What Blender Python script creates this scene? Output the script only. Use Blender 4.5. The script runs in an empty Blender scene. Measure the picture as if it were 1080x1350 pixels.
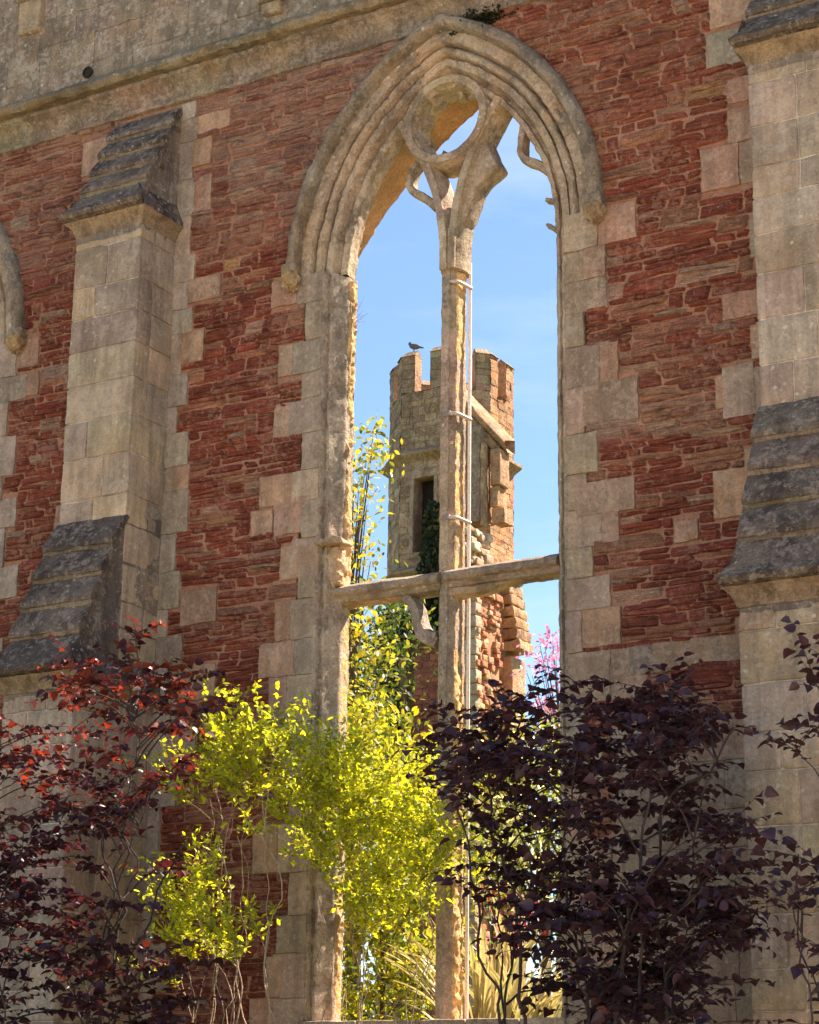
import bpy, math, random
import numpy as np
from mathutils import Vector
random.seed(7); RNG = np.random.default_rng(11)
S = bpy.context.scene
COL = S.collection

# ------------------------------------------------------------------ camera (solved from the photo's vanishing points)
F = 2726.0
def nrm(v): v = np.array(v, float); return v/np.linalg.norm(v)
cZ = nrm((125, 9175, -2726)); cL = np.array((-4754, -745, -2726.)); cL = nrm(cL-cZ*cL.dot(cZ)); cX = -cL; cY = np.cross(cZ, cX)
RW = np.array([cX, cY, cZ])
CAM = np.array([10.36417731, -18.28147248, 1.6])
def at(px, py, y=0.):
    d = RW@np.array([px-540, -(py-675), -F]); return CAM+d*((y-CAM[1])/d[1])

# ------------------------------------------------------------------ noise
def _h(i, j, k, s):
    n = (i.astype(np.int64)*374761393+j.astype(np.int64)*668265263+k.astype(np.int64)*2147483647+s*1274126177) & 0xffffffff
    n = ((n ^ (n >> 13))*1274126177) & 0xffffffff
    n = ((n ^ (n >> 16))*2246822519) & 0xffffffff
    return ((n ^ (n >> 15)) & 0xffffff)/float(0xffffff)
def vnoise(p, s=0):
    p = np.asarray(p, float); i = np.floor(p).astype(np.int64); f = p-i; f = f*f*(3-2*f)
    r = 0
    for a in (0, 1):
        for b in (0, 1):
            for c in (0, 1):
                w = (f[..., 0] if a else 1-f[..., 0])*(f[..., 1] if b else 1-f[..., 1])*(f[..., 2] if c else 1-f[..., 2])
                r = r+w*_h(i[..., 0]+a, i[..., 1]+b, i[..., 2]+c, s)
    return r*2-1
def fbm(p, s=0, o=3):
    p = np.asarray(p, float); r = 0; a = 1; t = 0
    for k in range(o): r = r+a*vnoise(p*2**k+k*17.3, s+k); t += a; a *= .5
    return r/t
def vec_noise(p, sc, s=0, o=2):
    q = np.asarray(p)*sc
    return np.stack([fbm(q, s, o), fbm(q+31.7, s+7, o), fbm(q+77.1, s+13, o)], -1)

# ------------------------------------------------------------------ mesh builder
class MB:
    def __init__(self): self.v = []; self.f = []; self.c = []; self.n = 0
    def add(self, v, faces, tint=(1, 1, 1)):
        v = np.asarray(v, float).reshape(-1, 3); c = np.asarray(tint, float)
        if c.ndim == 1: c = np.tile(c, (len(v), 1))
        self.v.append(v); self.c.append(c); self.f.append((np.asarray(faces), self.n)); self.n += len(v)
    def grid(self, P, tint=(1, 1, 1), closed_u=False, closed_v=False, flip=False):
        P = np.asarray(P, float); nu, nv = P.shape[:2]
        idx = np.arange(nu*nv).reshape(nu, nv)
        if closed_u: idx = np.vstack([idx, idx[:1]])
        if closed_v: idx = np.hstack([idx, idx[:, :1]])
        q = np.stack([idx[:-1, :-1], idx[1:, :-1], idx[1:, 1:], idx[:-1, 1:]], -1).reshape(-1, 4)
        if flip: q = q[:, ::-1]
        c = np.asarray(tint, float)
        if c.ndim == 3: c = c.reshape(-1, 3)
        self.add(P.reshape(-1, 3), q, c)
    def box(self, lo, hi, seg=.08, bev=.012, amp=.006, tint=(1, 1, 1), nsc=6., seed=0):
        lo = np.array(lo, float); hi = np.array(hi, float); L = hi-lo; b = min(bev, L.min()*.45)
        def line(l):
            n = max(1, int(round((l-2*b)/seg)))
            return np.concatenate([[0, b*.4], np.linspace(b, l-b, n+1), [l-b*.4, l]])
        ls = [line(l) for l in L]; V = []; Q = []; off = 0
        for ax in range(3):
            a1, a2 = (ax+1) % 3, (ax+2) % 3
            for sd in (0, 1):
                A, B = np.meshgrid(ls[a1], ls[a2], indexing='ij'); P = np.zeros(A.shape+(3,))
                P[..., a1] = A; P[..., a2] = B; P[..., ax] = L[ax]*sd
                n, m = A.shape; idx = np.arange(n*m).reshape(n, m)+off; off += n*m
                q = np.stack([idx[:-1, :-1], idx[1:, :-1], idx[1:, 1:], idx[:-1, 1:]], -1).reshape(-1, 4)
                Q.append(q if sd else q[:, ::-1]); V.append(P.reshape(-1, 3))
        V = np.vstack(V); Q = np.vstack(Q)
        _, first, inv = np.unique(np.round(V, 5), axis=0, return_index=True, return_inverse=True)
        inv = inv.reshape(-1); V = V[first]; Q = inv[Q]
        C = np.clip(V, b, L-b); d = V-C; l = np.linalg.norm(d, axis=1, keepdims=True)
        V = np.where(l > 1e-9, C+d/np.maximum(l, 1e-9)*b, V)+lo
        if amp: V = V+vec_noise(V, nsc, seed)*amp
        self.add(V, Q, tint)
    def build(self, name, mat, parent=None, smooth=True, sharp=38):
        me = bpy.data.meshes.new(name)
        v = np.vstack(self.v); c = np.vstack(self.c)
        fl = []; tot = []; 
        for f, o in self.f:
            fl.append((f+o).reshape(-1)); tot.append(np.full(len(f), f.shape[1]))
        fl = np.concatenate(fl); tot = np.concatenate(tot)
        me.vertices.add(len(v)); me.vertices.foreach_set('co', v.astype(np.float32).ravel())
        me.loops.add(len(fl)); me.loops.foreach_set('vertex_index', fl.astype(np.int32))
        me.polygons.add(len(tot)); st = np.concatenate([[0], np.cumsum(tot)[:-1]])
        me.polygons.foreach_set('loop_start', st.astype(np.int32)); me.polygons.foreach_set('loop_total', tot.astype(np.int32))
        me.update(calc_edges=True); me.validate()
        at_ = me.color_attributes.new('tint', 'FLOAT_COLOR', 'POINT')
        at_.data.foreach_set('color', np.hstack([c, np.ones((len(c), 1))]).astype(np.float32).ravel())
        if smooth: me.polygons.foreach_set('use_smooth', np.ones(len(tot), bool))
        if sharp: me.set_sharp_from_angle(angle=math.radians(sharp))
        me.materials.append(mat)
        o = bpy.data.objects.new(name, me); COL.objects.link(o)
        if parent:
            o.parent = parent
            m = parent.matrix_basis; pr = parent
            off = Vector((0, 0, 0))
            while pr: off += pr.location; pr = pr.parent
            me.transform(__import__('mathutils').Matrix.Translation(-off))
        return o
def tag(o, label=None, cat=None, group=None, kind=None):
    for k, x in (('label', label), ('category', cat), ('group', group), ('kind', kind)):
        if x: o[k] = x
    return o
def empty(name, loc, label, cat, group=None):
    o = bpy.data.objects.new(name, None); COL.objects.link(o); o.location = loc; return tag(o, label, cat, group)

# ------------------------------------------------------------------ materials
class NT:
    def __init__(self, name):
        self.m = bpy.data.materials.new(name); self.m.use_nodes = True; self.t = self.m.node_tree
        self.b = self.t.nodes['Principled BSDF']; self.b.inputs['Roughness'].default_value = .92
        self.b.inputs['Specular IOR Level'].default_value = .25
        tc = self.t.nodes.new('ShaderNodeTexCoord'); self.co = tc.outputs['Object']
    def N(self, t, **kw):
        n = self.t.nodes.new(t)
        for k, v in kw.items(): setattr(n, k, v)
        return n
    def L(self, a, b): self.t.links.new(a, b)
    def mapped(self, sc):
        m = self.N('ShaderNodeMapping'); m.inputs['Scale'].default_value = sc; self.L(self.co, m.inputs[0]); return m.outputs[0]
    def noise(self, sc, detail=6, rough=.6, vec=None, dist=0):
        n = self.N('ShaderNodeTexNoise'); n.inputs['Scale'].default_value = sc; n.inputs['Detail'].default_value = detail
        n.inputs['Roughness'].default_value = rough; n.inputs['Distortion'].default_value = dist
        self.L(vec or self.co, n.inputs['Vector']); return n.outputs['Fac']
    def ramp(self, fac, stops):
        r = self.N('ShaderNodeValToRGB'); e = r.color_ramp.elements
        while len(e) < len(stops): e.new(.5)
        for x, (p, c) in zip(e, stops):
            x.position = p; x.color = (c, c, c, 1) if not hasattr(c, '__len__') else tuple(c)+(1,)
        self.L(fac, r.inputs[0]); return r.outputs[0]
    def mix(self, fac, a, b, mode='MIX'):
        m = self.N('ShaderNodeMix', data_type='RGBA', blend_type=mode)
        for s, x in ((m.inputs[0], fac), (m.inputs[6], a), (m.inputs[7], b)):
            if hasattr(x, 'is_linked') or hasattr(x, 'links'): self.L(x, s)
            elif hasattr(x, '__len__'): s.default_value = tuple(x)+(1,) if len(x) == 3 else x
            else: s.default_value = x
        return m.outputs[2]
    def math(self, op, a, b=0.):
        m = self.N('ShaderNodeMath', operation=op)
        for s, x in ((m.inputs[0], a), (m.inputs[1], b)):
            if hasattr(x, 'links'): self.L(x, s)
            else: s.default_value = x
        return m.outputs[0]
    def attr(self, name='tint'):
        a = self.N('ShaderNodeAttribute', attribute_name=name); return a.outputs['Color']
    def bump(self, h, strength, dist, prev=None):
        b = self.N('ShaderNodeBump'); b.inputs['Strength'].default_value = strength; b.inputs['Distance'].default_value = dist
        self.L(h, b.inputs['Height'])
        if prev: self.L(prev, b.inputs['Normal'])
        return b.outputs[0]
    def done(self, col, nrm=None):
        self.L(col, self.b.inputs['Base Color'])
        if nrm: self.L(nrm, self.b.inputs['Normal'])
        return self.m

def stone(name, gain=1., var=.35, lichen=0., lich_col=(.5, .48, .42), spots=0., dark=0., dark_col=(.05, .045, .045), ochre=0., ochre_col=(.42, .2, .05), bump=.6, strata=0., fine=28, lich_sc=2.2, warm=(1.19, 1.065, .985), grain=.6, streak=0.):
    t = NT(name); c = t.attr()
    big = t.noise(1.3, 5, .65); med = t.noise(7, 6, .65); fin = t.noise(fine, 5, .7)
    v = t.math('ADD', t.math('MULTIPLY', big, .45), t.math('ADD', t.math('MULTIPLY', med, .35), t.math('MULTIPLY', fin, .4)))
    v = t.ramp(v, [(.38, 1-var*1.1), (.82, 1+var)])
    c = t.mix(1., c, v, 'MULTIPLY')
    gr = t.noise(62, 4, .75); c = t.mix(grain, c, t.ramp(gr, [(.34, .5), (.5, 1.), (.68, 1.5)]), 'MULTIPLY')
    if gain != 1.: c = t.mix(1., c, (gain,)*3, 'MULTIPLY')
    if strata:
        st = t.noise(4., 7, .75, t.mapped((1.2, 1.2, 12.)))
        c = t.mix(strata, c, t.ramp(st, [(.35, .42), (.65, 1.5)]), 'MULTIPLY')
    if streak:
        sv = t.noise(3.2, 6, .65, t.mapped((2.2, 2.2, .22))); c = t.mix(streak, c, t.ramp(sv, [(.36, .45), (.6, 1.15)]), 'MULTIPLY')
        sv2 = t.noise(.8, 7, .7); c = t.mix(streak, c, t.ramp(sv2, [(.35, .62), (.65, 1.3)]), 'MULTIPLY')
    if ochre:
        o = t.noise(1.7, 5, .6, t.mapped((1, 1, .8))); c = t.mix(t.math('MULTIPLY', t.ramp(o, [(.5, 0.), (.68, 1.)]), ochre), c, ochre_col)
    if dark:
        d = t.noise(2.6, 8, .72, t.mapped((1.3, 1.3, .8))); c = t.mix(t.math('MULTIPLY', t.ramp(d, [(.47, 0.), (.6, 1.)]), dark), c, dark_col)
    if lichen:
        l = t.noise(lich_sc, 9, .75); l2 = t.noise(17, 5, .7)
        lm = t.ramp(t.math('ADD', t.math('MULTIPLY', l, .55), t.math('MULTIPLY', l2, .45)), [(.515, 0.), (.56, 1.)])
        c = t.mix(t.math('MULTIPLY', lm, lichen), c, lich_col)
    if spots:
        vo = t.N('ShaderNodeTexVoronoi'); vo.inputs['Scale'].default_value = 9; t.L(t.co, vo.inputs['Vector'])
        sp = t.ramp(t.math('ADD', vo.outputs['Distance'], t.math('MULTIPLY', t.noise(40, 3), .25)), [(.27, 1.), (.33, 0.)])
        msk = t.ramp(t.noise(1.6, 4, .6), [(.48, 0.), (.6, 1.)])
        c = t.mix(t.math('MULTIPLY', t.math('MULTIPLY', sp, msk), spots), c, (.62, .6, .54))
    c = t.mix(1., c, warm, 'MULTIPLY')
    n = t.bump(med, bump*.8, .045); n = t.bump(fin, min(1, bump*1.2), .022, n)
    n = t.bump(gr, min(1, bump), .009, n)
    if strata: n = t.bump(t.noise(5., 7, .75, t.mapped((1.3, 1.3, 16.))), bump*1., .045, n)
    return t.done(c, n)

def leafmat(name, trans=.45, rough=.45, tcol=None, spec=.35):
    t = NT(name); c = t.attr(); t.b.inputs['Roughness'].default_value = rough; t.b.inputs['Specular IOR Level'].default_value = spec
    v = t.ramp(t.noise(14, 3), [(.3, .75), (.7, 1.25)]); c = t.mix(1., c, v, 'MULTIPLY'); t.L(c, t.b.inputs['Base Color'])
    tr = t.N('ShaderNodeBsdfTranslucent'); t.L(t.mix(1., c, tcol or (1.6, 1.5, .8), 'MULTIPLY'), tr.inputs[0])
    mx = t.N('ShaderNodeMixShader'); mx.inputs[0].default_value = trans
    t.L(t.b.outputs[0], mx.inputs[1]); t.L(tr.outputs[0], mx.inputs[2]); t.L(mx.outputs[0], t.t.nodes['Material Output'].inputs[0])
    return t.m

M = {}
M['rubble'] = stone('red_rubble_stone', var=.5, lichen=.55, lich_sc=1.5, lich_col=(.46, .285, .205), spots=.25, bump=1., strata=1., fine=34)
M['mortar'] = stone('pink_lime_mortar', var=.4, lichen=.35, lich_col=(.44, .34, .26), bump=.9, fine=40)
M['ashlar'] = stone('buff_ashlar', var=.38, lichen=.4, lich_col=(.47, .43, .36), spots=.55, dark=.3, dark_col=(.17, .145, .12), ochre=.3, ochre_col=(.46, .3, .15), bump=.6, grain=.35, streak=.6)
M['quoin'] = stone('quoin_stone', var=.4, lichen=.35, lich_col=(.5, .44, .36), spots=.4, dark=.35, dark_col=(.2, .15, .11), bump=.7, grain=.4, streak=.45)
M['mould'] = stone('moulded_stone', var=.5, lichen=.4, lich_col=(.55, .49, .4), spots=.7, dark=.65, dark_col=(.12, .098, .075), ochre=.3, ochre_col=(.44, .26, .1), bump=.7)
M['hood'] = stone('hood_stone', var=.45, lichen=.4, lich_col=(.42, .39, .34), spots=.7, dark=.55, dark_col=(.07, .062, .05), ochre=.3, ochre_col=(.36, .22, .08), bump=.8)
M['slab'] = stone('weathering_slab', var=.45, lichen=.5, lich_col=(.40, .35, .285), spots=.6, dark=.85, dark_col=(.05, .042, .037), bump=1., lich_sc=6.)
M['drip'] = stone('ochre_drip_mould', var=.5, dark=.7, dark_col=(.1, .07, .04), lichen=.3, lich_col=(.42, .36, .28), bump=.7)
M['parapet'] = stone('lichened_parapet_stone', var=.45, lichen=.65, lich_col=(.46, .42, .36), spots=.9, dark=.6, dark_col=(.11, .1, .085), ochre=.2, bump=.8, streak=.5)
M['cornice'] = stone('cornice_stone', var=.5, lichen=.3, spots=.4, dark=.65, dark_col=(.13, .105, .08), ochre=.2, bump=.7, streak=.6)
M['rear'] = stone('orange_lit_rear_arch', var=.45, dark=.25, dark_col=(.18, .1, .05), bump=.6)
M['turret'] = stone('turret_stone', warm=(1.12, .95, .82), var=.5, lichen=.5, lich_col=(.5, .42, .32), spots=.6, dark=.6, dark_col=(.13, .095, .065), ochre=.2, bump=1., fine=14)
M['turret_rubble'] = stone('turret_rubble_stone', var=.6, lichen=.3, lich_col=(.55, .36, .2), dark=.25, dark_col=(.14, .06, .035), bump=1., fine=12)
M['iron'] = stone('painted_iron', var=.15, bump=.1); M['iron'].node_tree.nodes['Principled BSDF'].inputs['Roughness'].default_value = .45
M['dark'] = stone('inner_shade_stone', var=.3, bump=.5)
M['bark'] = stone('bark', var=.5, bump=.8, fine=30)
M['plum'] = leafmat('plum_leaf', .3, .42, (2.1, .8, .6), .4)
M['lime'] = leafmat('lime_leaf', .55, .5, (1.35, 1.28, .5))
M['leaf'] = leafmat('green_leaf', .5, .5, (1.6, 1.5, .6))
M['flax'] = leafmat('flax_leaf', .3, .4, (1.3, 1.2, .7))
M['petal'] = leafmat('blossom_petal', .4, .6, (1.2, 1., 1.1))
M['feather'] = stone('feather', var=.25, bump=.2)
def ground_mat():
    t = NT('lawn_ground'); c = t.ramp(t.noise(.6, 8, .7), [(.3, (.05, .075, .02)), (.7, (.11, .13, .045))])
    return t.done(c, t.bump(t.noise(30, 5), .6, .03))
def gravel_mat():
    t = NT('pale_bounce_gravel'); c = t.ramp(t.noise(24, 6, .8), [(.3, (.52, .42, .30)), (.7, (.68, .57, .43))])
    return t.done(c, t.bump(t.noise(60, 5), .6, .02))

def tint(base, v=.12, hue=.05):
    b = np.array(base)*(1+random.uniform(-v, v)); return np.clip(b*(1+np.array([random.uniform(-hue, hue) for _ in range(3)])), .01, .95)

# ------------------------------------------------------------------ window geometry
AX = -.245; ZS = 10.95; CO = 1.025; SILL = 2.62
def arch_pt(h, u, zs=ZS, co=CO):               # u 0..1 springing..apex, right half (rel x, z)
    Rr = h+co; th = math.acos(co/Rr)*u
    return Rr*math.cos(th)-co, zs+Rr*math.sin(th)
RH, RZ, RA = 1.95, 11.6, 13.46
def rear_pt(u, h=RH, zs=RZ, za=RA, R=5.):
    dx, dz = -h, za-zs; L = math.hypot(dx, dz); mx, mz = h/2, (zs+za)/2; k = math.sqrt(R*R-L*L/4)
    cx, cz = mx-dz/L*k, mz-h/L*k
    a0 = math.atan2(zs-cz, h-cx); a1 = math.atan2(za-cz, -cx); a = a0+(a1-a0)*u
    return cx+R*math.cos(a), cz+R*math.sin(a)
def hw(z, h):                                   # half-width of the opening at height z for order h
    if z <= ZS: return h
    Rr = h+CO; d = z-ZS
    return math.sqrt(Rr*Rr-d*d)-CO if d < math.sqrt(Rr*Rr-CO*CO) else -1
def rough_tints(P, base, step, axis_vals, v=.13): pass

def sweep_arch(mb, prof, n=46, z0=None, base=(.4, .33, .25), block=.45, amp=.007, jamb=False, only=None, seed=0, jamb_step=.07):
    """prof: list of (h, y, blend to rear arch). Sweeps the right and left half separately."""
    for sgn in ((1, -1) if only is None else (only,)):
        rows = []; cols = []
        s_par = []
        if jamb: us = [None]*0
        if not jamb:
            for i in range(n+1):
                u = i/n; row = []
                for (h, y, b) in prof:
                    x, z = arch_pt(h, u)
                    if b: xr, zr = rear_pt(u); x, z = x*(1-b)+xr*b, z*(1-b)+zr*b
                    row.append((AX+sgn*x, y, z))
                rows.append(row); s_par.append(u*3.3)
        else:
            nz = int((ZS-z0)/jamb_step)
            for i in range(nz+1):
                q = i/nz; row = []
                for (h, y, b) in prof:
                    zt = ZS*(1-b)+RZ*b; hh = h*(1-b)+RH*b
                    row.append((AX+sgn*hh, y, z0+(zt-z0)*q))
                rows.append(row); s_par.append(q*(ZS-z0))
        P = np.array(rows); C = np.zeros_like(P)
        k = -1; e = -1; cur = None
        edges = []
        for i, s in enumerate(s_par):
            if s > e:
                e = s+block*random.uniform(.7, 1.3); cur = tint(base, .14, .025); edges.append(i)
            C[i] = cur
        P = P+vec_noise(P, 5., seed)*amp+vec_noise(P, 16., seed+3)*amp*.8
        ch = np.clip(fbm(P*7., seed+11, 3)-.22, 0, 1)*np.clip(fbm(P*1.1+5, seed+17, 2)+.35, 0, 1); P[..., 1] += ch*.16*(amp/.01)*np.clip(1-P[..., 1]/.3, 0, 1)
        for i in edges[1:]: P[i, :, 1] += .017
        mb.grid(P, C, flip=(sgn < 0))

def bar(mb, path, prof, closed=False, base=(.4, .33, .25), amp=.006, block=.5, cap=True, seed=0, taper=None):
    """sweep a closed section (t across the path, y depth) along a path in the x-z plane"""
    path = np.array(path, float); n = len(path)
    if closed: tg = np.roll(path, -1, 0)-np.roll(path, 1, 0)
    else: tg = np.gradient(path, axis=0)
    tg /= np.linalg.norm(tg, axis=1, keepdims=True); nm = np.stack([tg[:, 1], -tg[:, 0]], 1)
    P = np.zeros((n, len(prof), 3)); C = np.zeros_like(P); e = -1; s = 0; cur = None
    for i in range(n):
        if i: s += np.linalg.norm(path[i]-path[i-1])
        if s > e: e = s+block*random.uniform(.7, 1.4); cur = tint(base, .14, .05)
        k = 1 if taper is None else taper(i/(n-1))
        yc = sum(p[1] for p in prof)/len(prof)
        for j, (tt, y) in enumerate(prof):
            P[i, j] = (path[i, 0]+nm[i, 0]*tt*k, yc+(y-yc)*(.5+.5*k), path[i, 1]+nm[i, 1]*tt*k)
        C[i] = cur
        if s > e-.001: pass
    P = P+vec_noise(P, 6., seed)*amp+vec_noise(P, 18., seed+5)*amp*1.1
    mb.grid(P, C, closed_u=closed, closed_v=True)
    if cap and not closed:
        m = len(prof)
        for i, r in ((0, 1), (n-1, -1)):
            v = np.vstack([P[i], P[i].mean(0)]); f = [(j, (j+1) % m, m) for j in range(m)]
            mb.add(v, np.array(f)[:, ::r], C[i, 0])
def dens(prof, d=.05):
    out = []
    for i in range(len(prof)):
        a = np.array(prof[i]); b = np.array(prof[(i+1) % len(prof)]); k = max(1, int(np.linalg.norm(b-a)/d))
        for q in range(k): out.append(tuple(a+(b-a)*q/k))
    return out
def opend(prof, d=.05):
    out = []
    for i in range(len(prof)-1):
        a = np.array(prof[i]); b = np.array(prof[i+1]); k = max(1, int(np.linalg.norm(b[:2]-a[:2])/d))
        for q in range(k): out.append(tuple(a+(b-a)*q/k))
    return out+[tuple(prof[-1])]
def arcpts(cx, cz, r, a0, a1, n): return [(cx+r*math.cos(math.radians(a0+(a1-a0)*i/n)), cz+r*math.sin(math.radians(a0+(a1-a0)*i/n))) for i in range(n+1)]
def lerp(pts, n):
    pts = np.array(pts, float); d = np.concatenate([[0], np.cumsum(np.linalg.norm(np.diff(pts, axis=0), axis=1))]); s = np.linspace(0, d[-1], n)
    return np.stack([np.interp(s, d, pts[:, k]) for k in range(pts.shape[1])], 1)
def smooth(pts, n):
    p = lerp(pts, n)
    for _ in range(3): p[1:-1] = (p[:-2]+2*p[1:-1]+p[2:])/4
    return p

# ------------------------------------------------------------------ the great wall
XL, XR, ZTOP = -12., 8.5, 16.9
WALL = empty('ruined_hall_wall', (0, 0, 0), 'tall roofless red rubble hall wall with pale stone buttresses and a big traceried window', 'wall')
BL = (-4.92, -3.93); BR = (3.68, 4.66)          # buttress x ranges
P1, P2 = .68, 1.40                              # projections of upper and lower stage
W2 = -8.25                                      # axis of the next window to the left (only its hood end is in the picture)

BUFF = (.41, .325, .24); GREY = (.32, .265, .21); WARM = (.43, .33, .21); PINK = (.40, .265, .18); RED = (.285, .084, .054)

# core with the opening
mb = MB()
def core_layer(y0, y1, half, archf):
    zs = np.concatenate([np.arange(0, SILL, .5), np.arange(SILL, ZS, .4), np.arange(ZS, 13.9, .06)])
    for ax, x0, x1 in ((AX, -4.4, 8.5), (W2, XL, -4.4)):
        L = []; Rr = []
        for z in zs:
            h = archf(z)
            if z < SILL: h = 0
            h = max(h, 0); L.append(ax-h); Rr.append(ax+h)
        for y, fl in ((y0, False), (y1, True)):
            for xs, xe, f2 in ((np.full(len(zs), x0), np.array(L), 0), (np.array(Rr), np.full(len(zs), x1), 0)):
                P = np.zeros((len(zs), 2, 3)); P[:, 0, 0] = xs; P[:, 1, 0] = xe; P[..., 1] = y; P[..., 2] = zs[:, None]
                mb.grid(P, MORT, flip=not fl)
        for xs, fl in ((L, False), (Rr, True)):
            P = np.zeros((len(zs), 2, 3)); P[..., 0] = np.array(xs)[:, None]; P[:, 0, 1] = y0; P[:, 1, 1] = y1; P[..., 2] = zs[:, None]
            mb.grid(P, MORT, flip=fl)
    P = np.array([[(XL, y, 13.84), (XR, y, 13.84)] if False else [(XL, y, 13.84), (XR, y, 13.84)] for y in (y0, y1)])
    for y, fl in ((y0, False), (y1, True)):
        P = np.array([[(XL, y, 13.84), (XR, y, 13.84)], [(XL, y, ZTOP-.4), (XR, y, ZTOP-.4)]]); mb.grid(P, MORT, flip=not fl)
    for x in (XL, XR):
        P = np.array([[(x, y0, 0), (x, y1, 0)], [(x, y0, ZTOP-.4), (x, y1, ZTOP-.4)]]); mb.grid(P, MORT)
    P = np.array([[(XL, y0, ZTOP-.4), (XR, y0, ZTOP-.4)], [(XL, y1, ZTOP-.4), (XR, y1, ZTOP-.4)]]); mb.grid(P, MORT)
MORT = (.36, .195, .13)
core_layer(.012, .5, 1.80, lambda z: hw(z, 1.80))
def rear_half(z):
    if z < RZ: return 1.99
    if z > RA+.04: return -1
    best = min(range(101), key=lambda i: abs(rear_pt(i/100)[1]+.04-z)); return rear_pt(best/100)[0]+.03
core_layer(.502, 1.30, 1.99, rear_half)
core = mb.build('wall_core', M['mortar'], WALL)

# ashlar quoins, as rectangles on the face (x0, x1, z0, z1, tint)
quoins = []
def quoin_col(x_in, sgn, z0, z1, short, long_, pinkp=.5, base=BUFF, hs=(.3, .55)):
    z = z0; k = random.random() < .5
    while z < z1:
        h = min(random.uniform(*hs), z1-z)
        if z1-z-h < .15: h = z1-z
        w = random.uniform(*(long_ if k else short)); c = tint(base if random.random() < .8 else GREY, .14, .05)
        quoins.append((x_in, x_in+sgn*w, z, z+h, c))
        if random.random() < pinkp:
            w2 = random.uniform(.15, .5); a = random.uniform(0, .3)*h
            quoins.append((x_in+sgn*w, x_in+sgn*(w+w2), z+a*(random.random() < .5), z+h, tint(PINK, .16, .06)))
        z += h; k = not k
quoin_col(AX-1.53, -1, SILL-.1, ZS+.03, (.20, .30), (.32, .42), .3)
quoin_col(AX+1.53, 1, SILL-.1, ZS+.03, (.16, .3), (.34, .5), .4, base=(.38, .295, .21))
quoin_col(BL[1]-.02, 1, .0, 13.65, (.12, .24), (.26, .4), .3, base=(.40, .35, .28))
quoin_col(BL[0]+.02, -1, .0, 13.5, (.02, .1), (.12, .3), .3, base=(.40, .33, .25))
quoin_col(BR[0]+.02, -1, .0, 13.5, (.03, .1), (.14, .42), .5, base=(.38, .31, .23))
quoin_col(BR[1]-.02, 1, .0, 13.5, (.03, .1), (.14, .42), .5)
quoin_col(W2+1.53, 1, SILL-.1, ZS+.03, (.25, .4), (.45, .65), .5, base=(.40, .34, .27))
# a few big patched blocks seen in the photo (placed where they stand)
for (px, py, w, h, c) in ((386, 680, .5, .42, PINK), (262, 800, .5, .4, (.34, .23, .16)), (965, 650, .38, .5, (.45, .3, .17)), (930, 860, 1.1, .3, PINK), (855, 870, .42, .3, (.3, .24, .18)), (960, 62, .5, .42, (.34, .29, .22)),
                          (975, 515, .34, .55, (.42, .33, .25)), (803, 530, .66, .45, (.3, .22, .16)), (798, 655, .66, .36, (.34, .25, .18)), (260, 900, .5, .4, PINK), (395, 740, .5, .38, PINK), (905, 700, .26, .22, PINK), (345, 690, .3, .3, PINK)):
    p = at(px, py); quoins.append((p[0]-w/2, p[0]+w/2, p[2]-h/2, p[2]+h/2, tint(c, .08, .04)))
# pale ashlar base of the wall beside the window, behind the shrubs
z = .3
while z < 5.35:
    h = random.uniform(.34, .5); x = AX+2.0
    while x < BR[0]-.05:
        w = min(random.uniform(.5, .9), BR[0]-x)
        if z < 4.9 or random.random() < .6: quoins.append((x, x+w, z, z+h, tint(random.choice(((.34, .275, .205), (.30, .235, .17), (.34, .225, .155))), .14, .04)))
        x += w
    z += h
mb = MB()
for i, (x0, x1, z0, z1, c) in enumerate(quoins):
    a, b = min(x0, x1), max(x0, x1)
    mb.box((a+.001, -.020+random.uniform(-.006, .006)+(i % 7)*.0011, z0+.002), (b-.001, .09, z1-.002), seg=.06, bev=.008, amp=.014, tint=c, nsc=9., seed=3)
mb.build('quoin_stones', M['quoin'], WALL)

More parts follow.
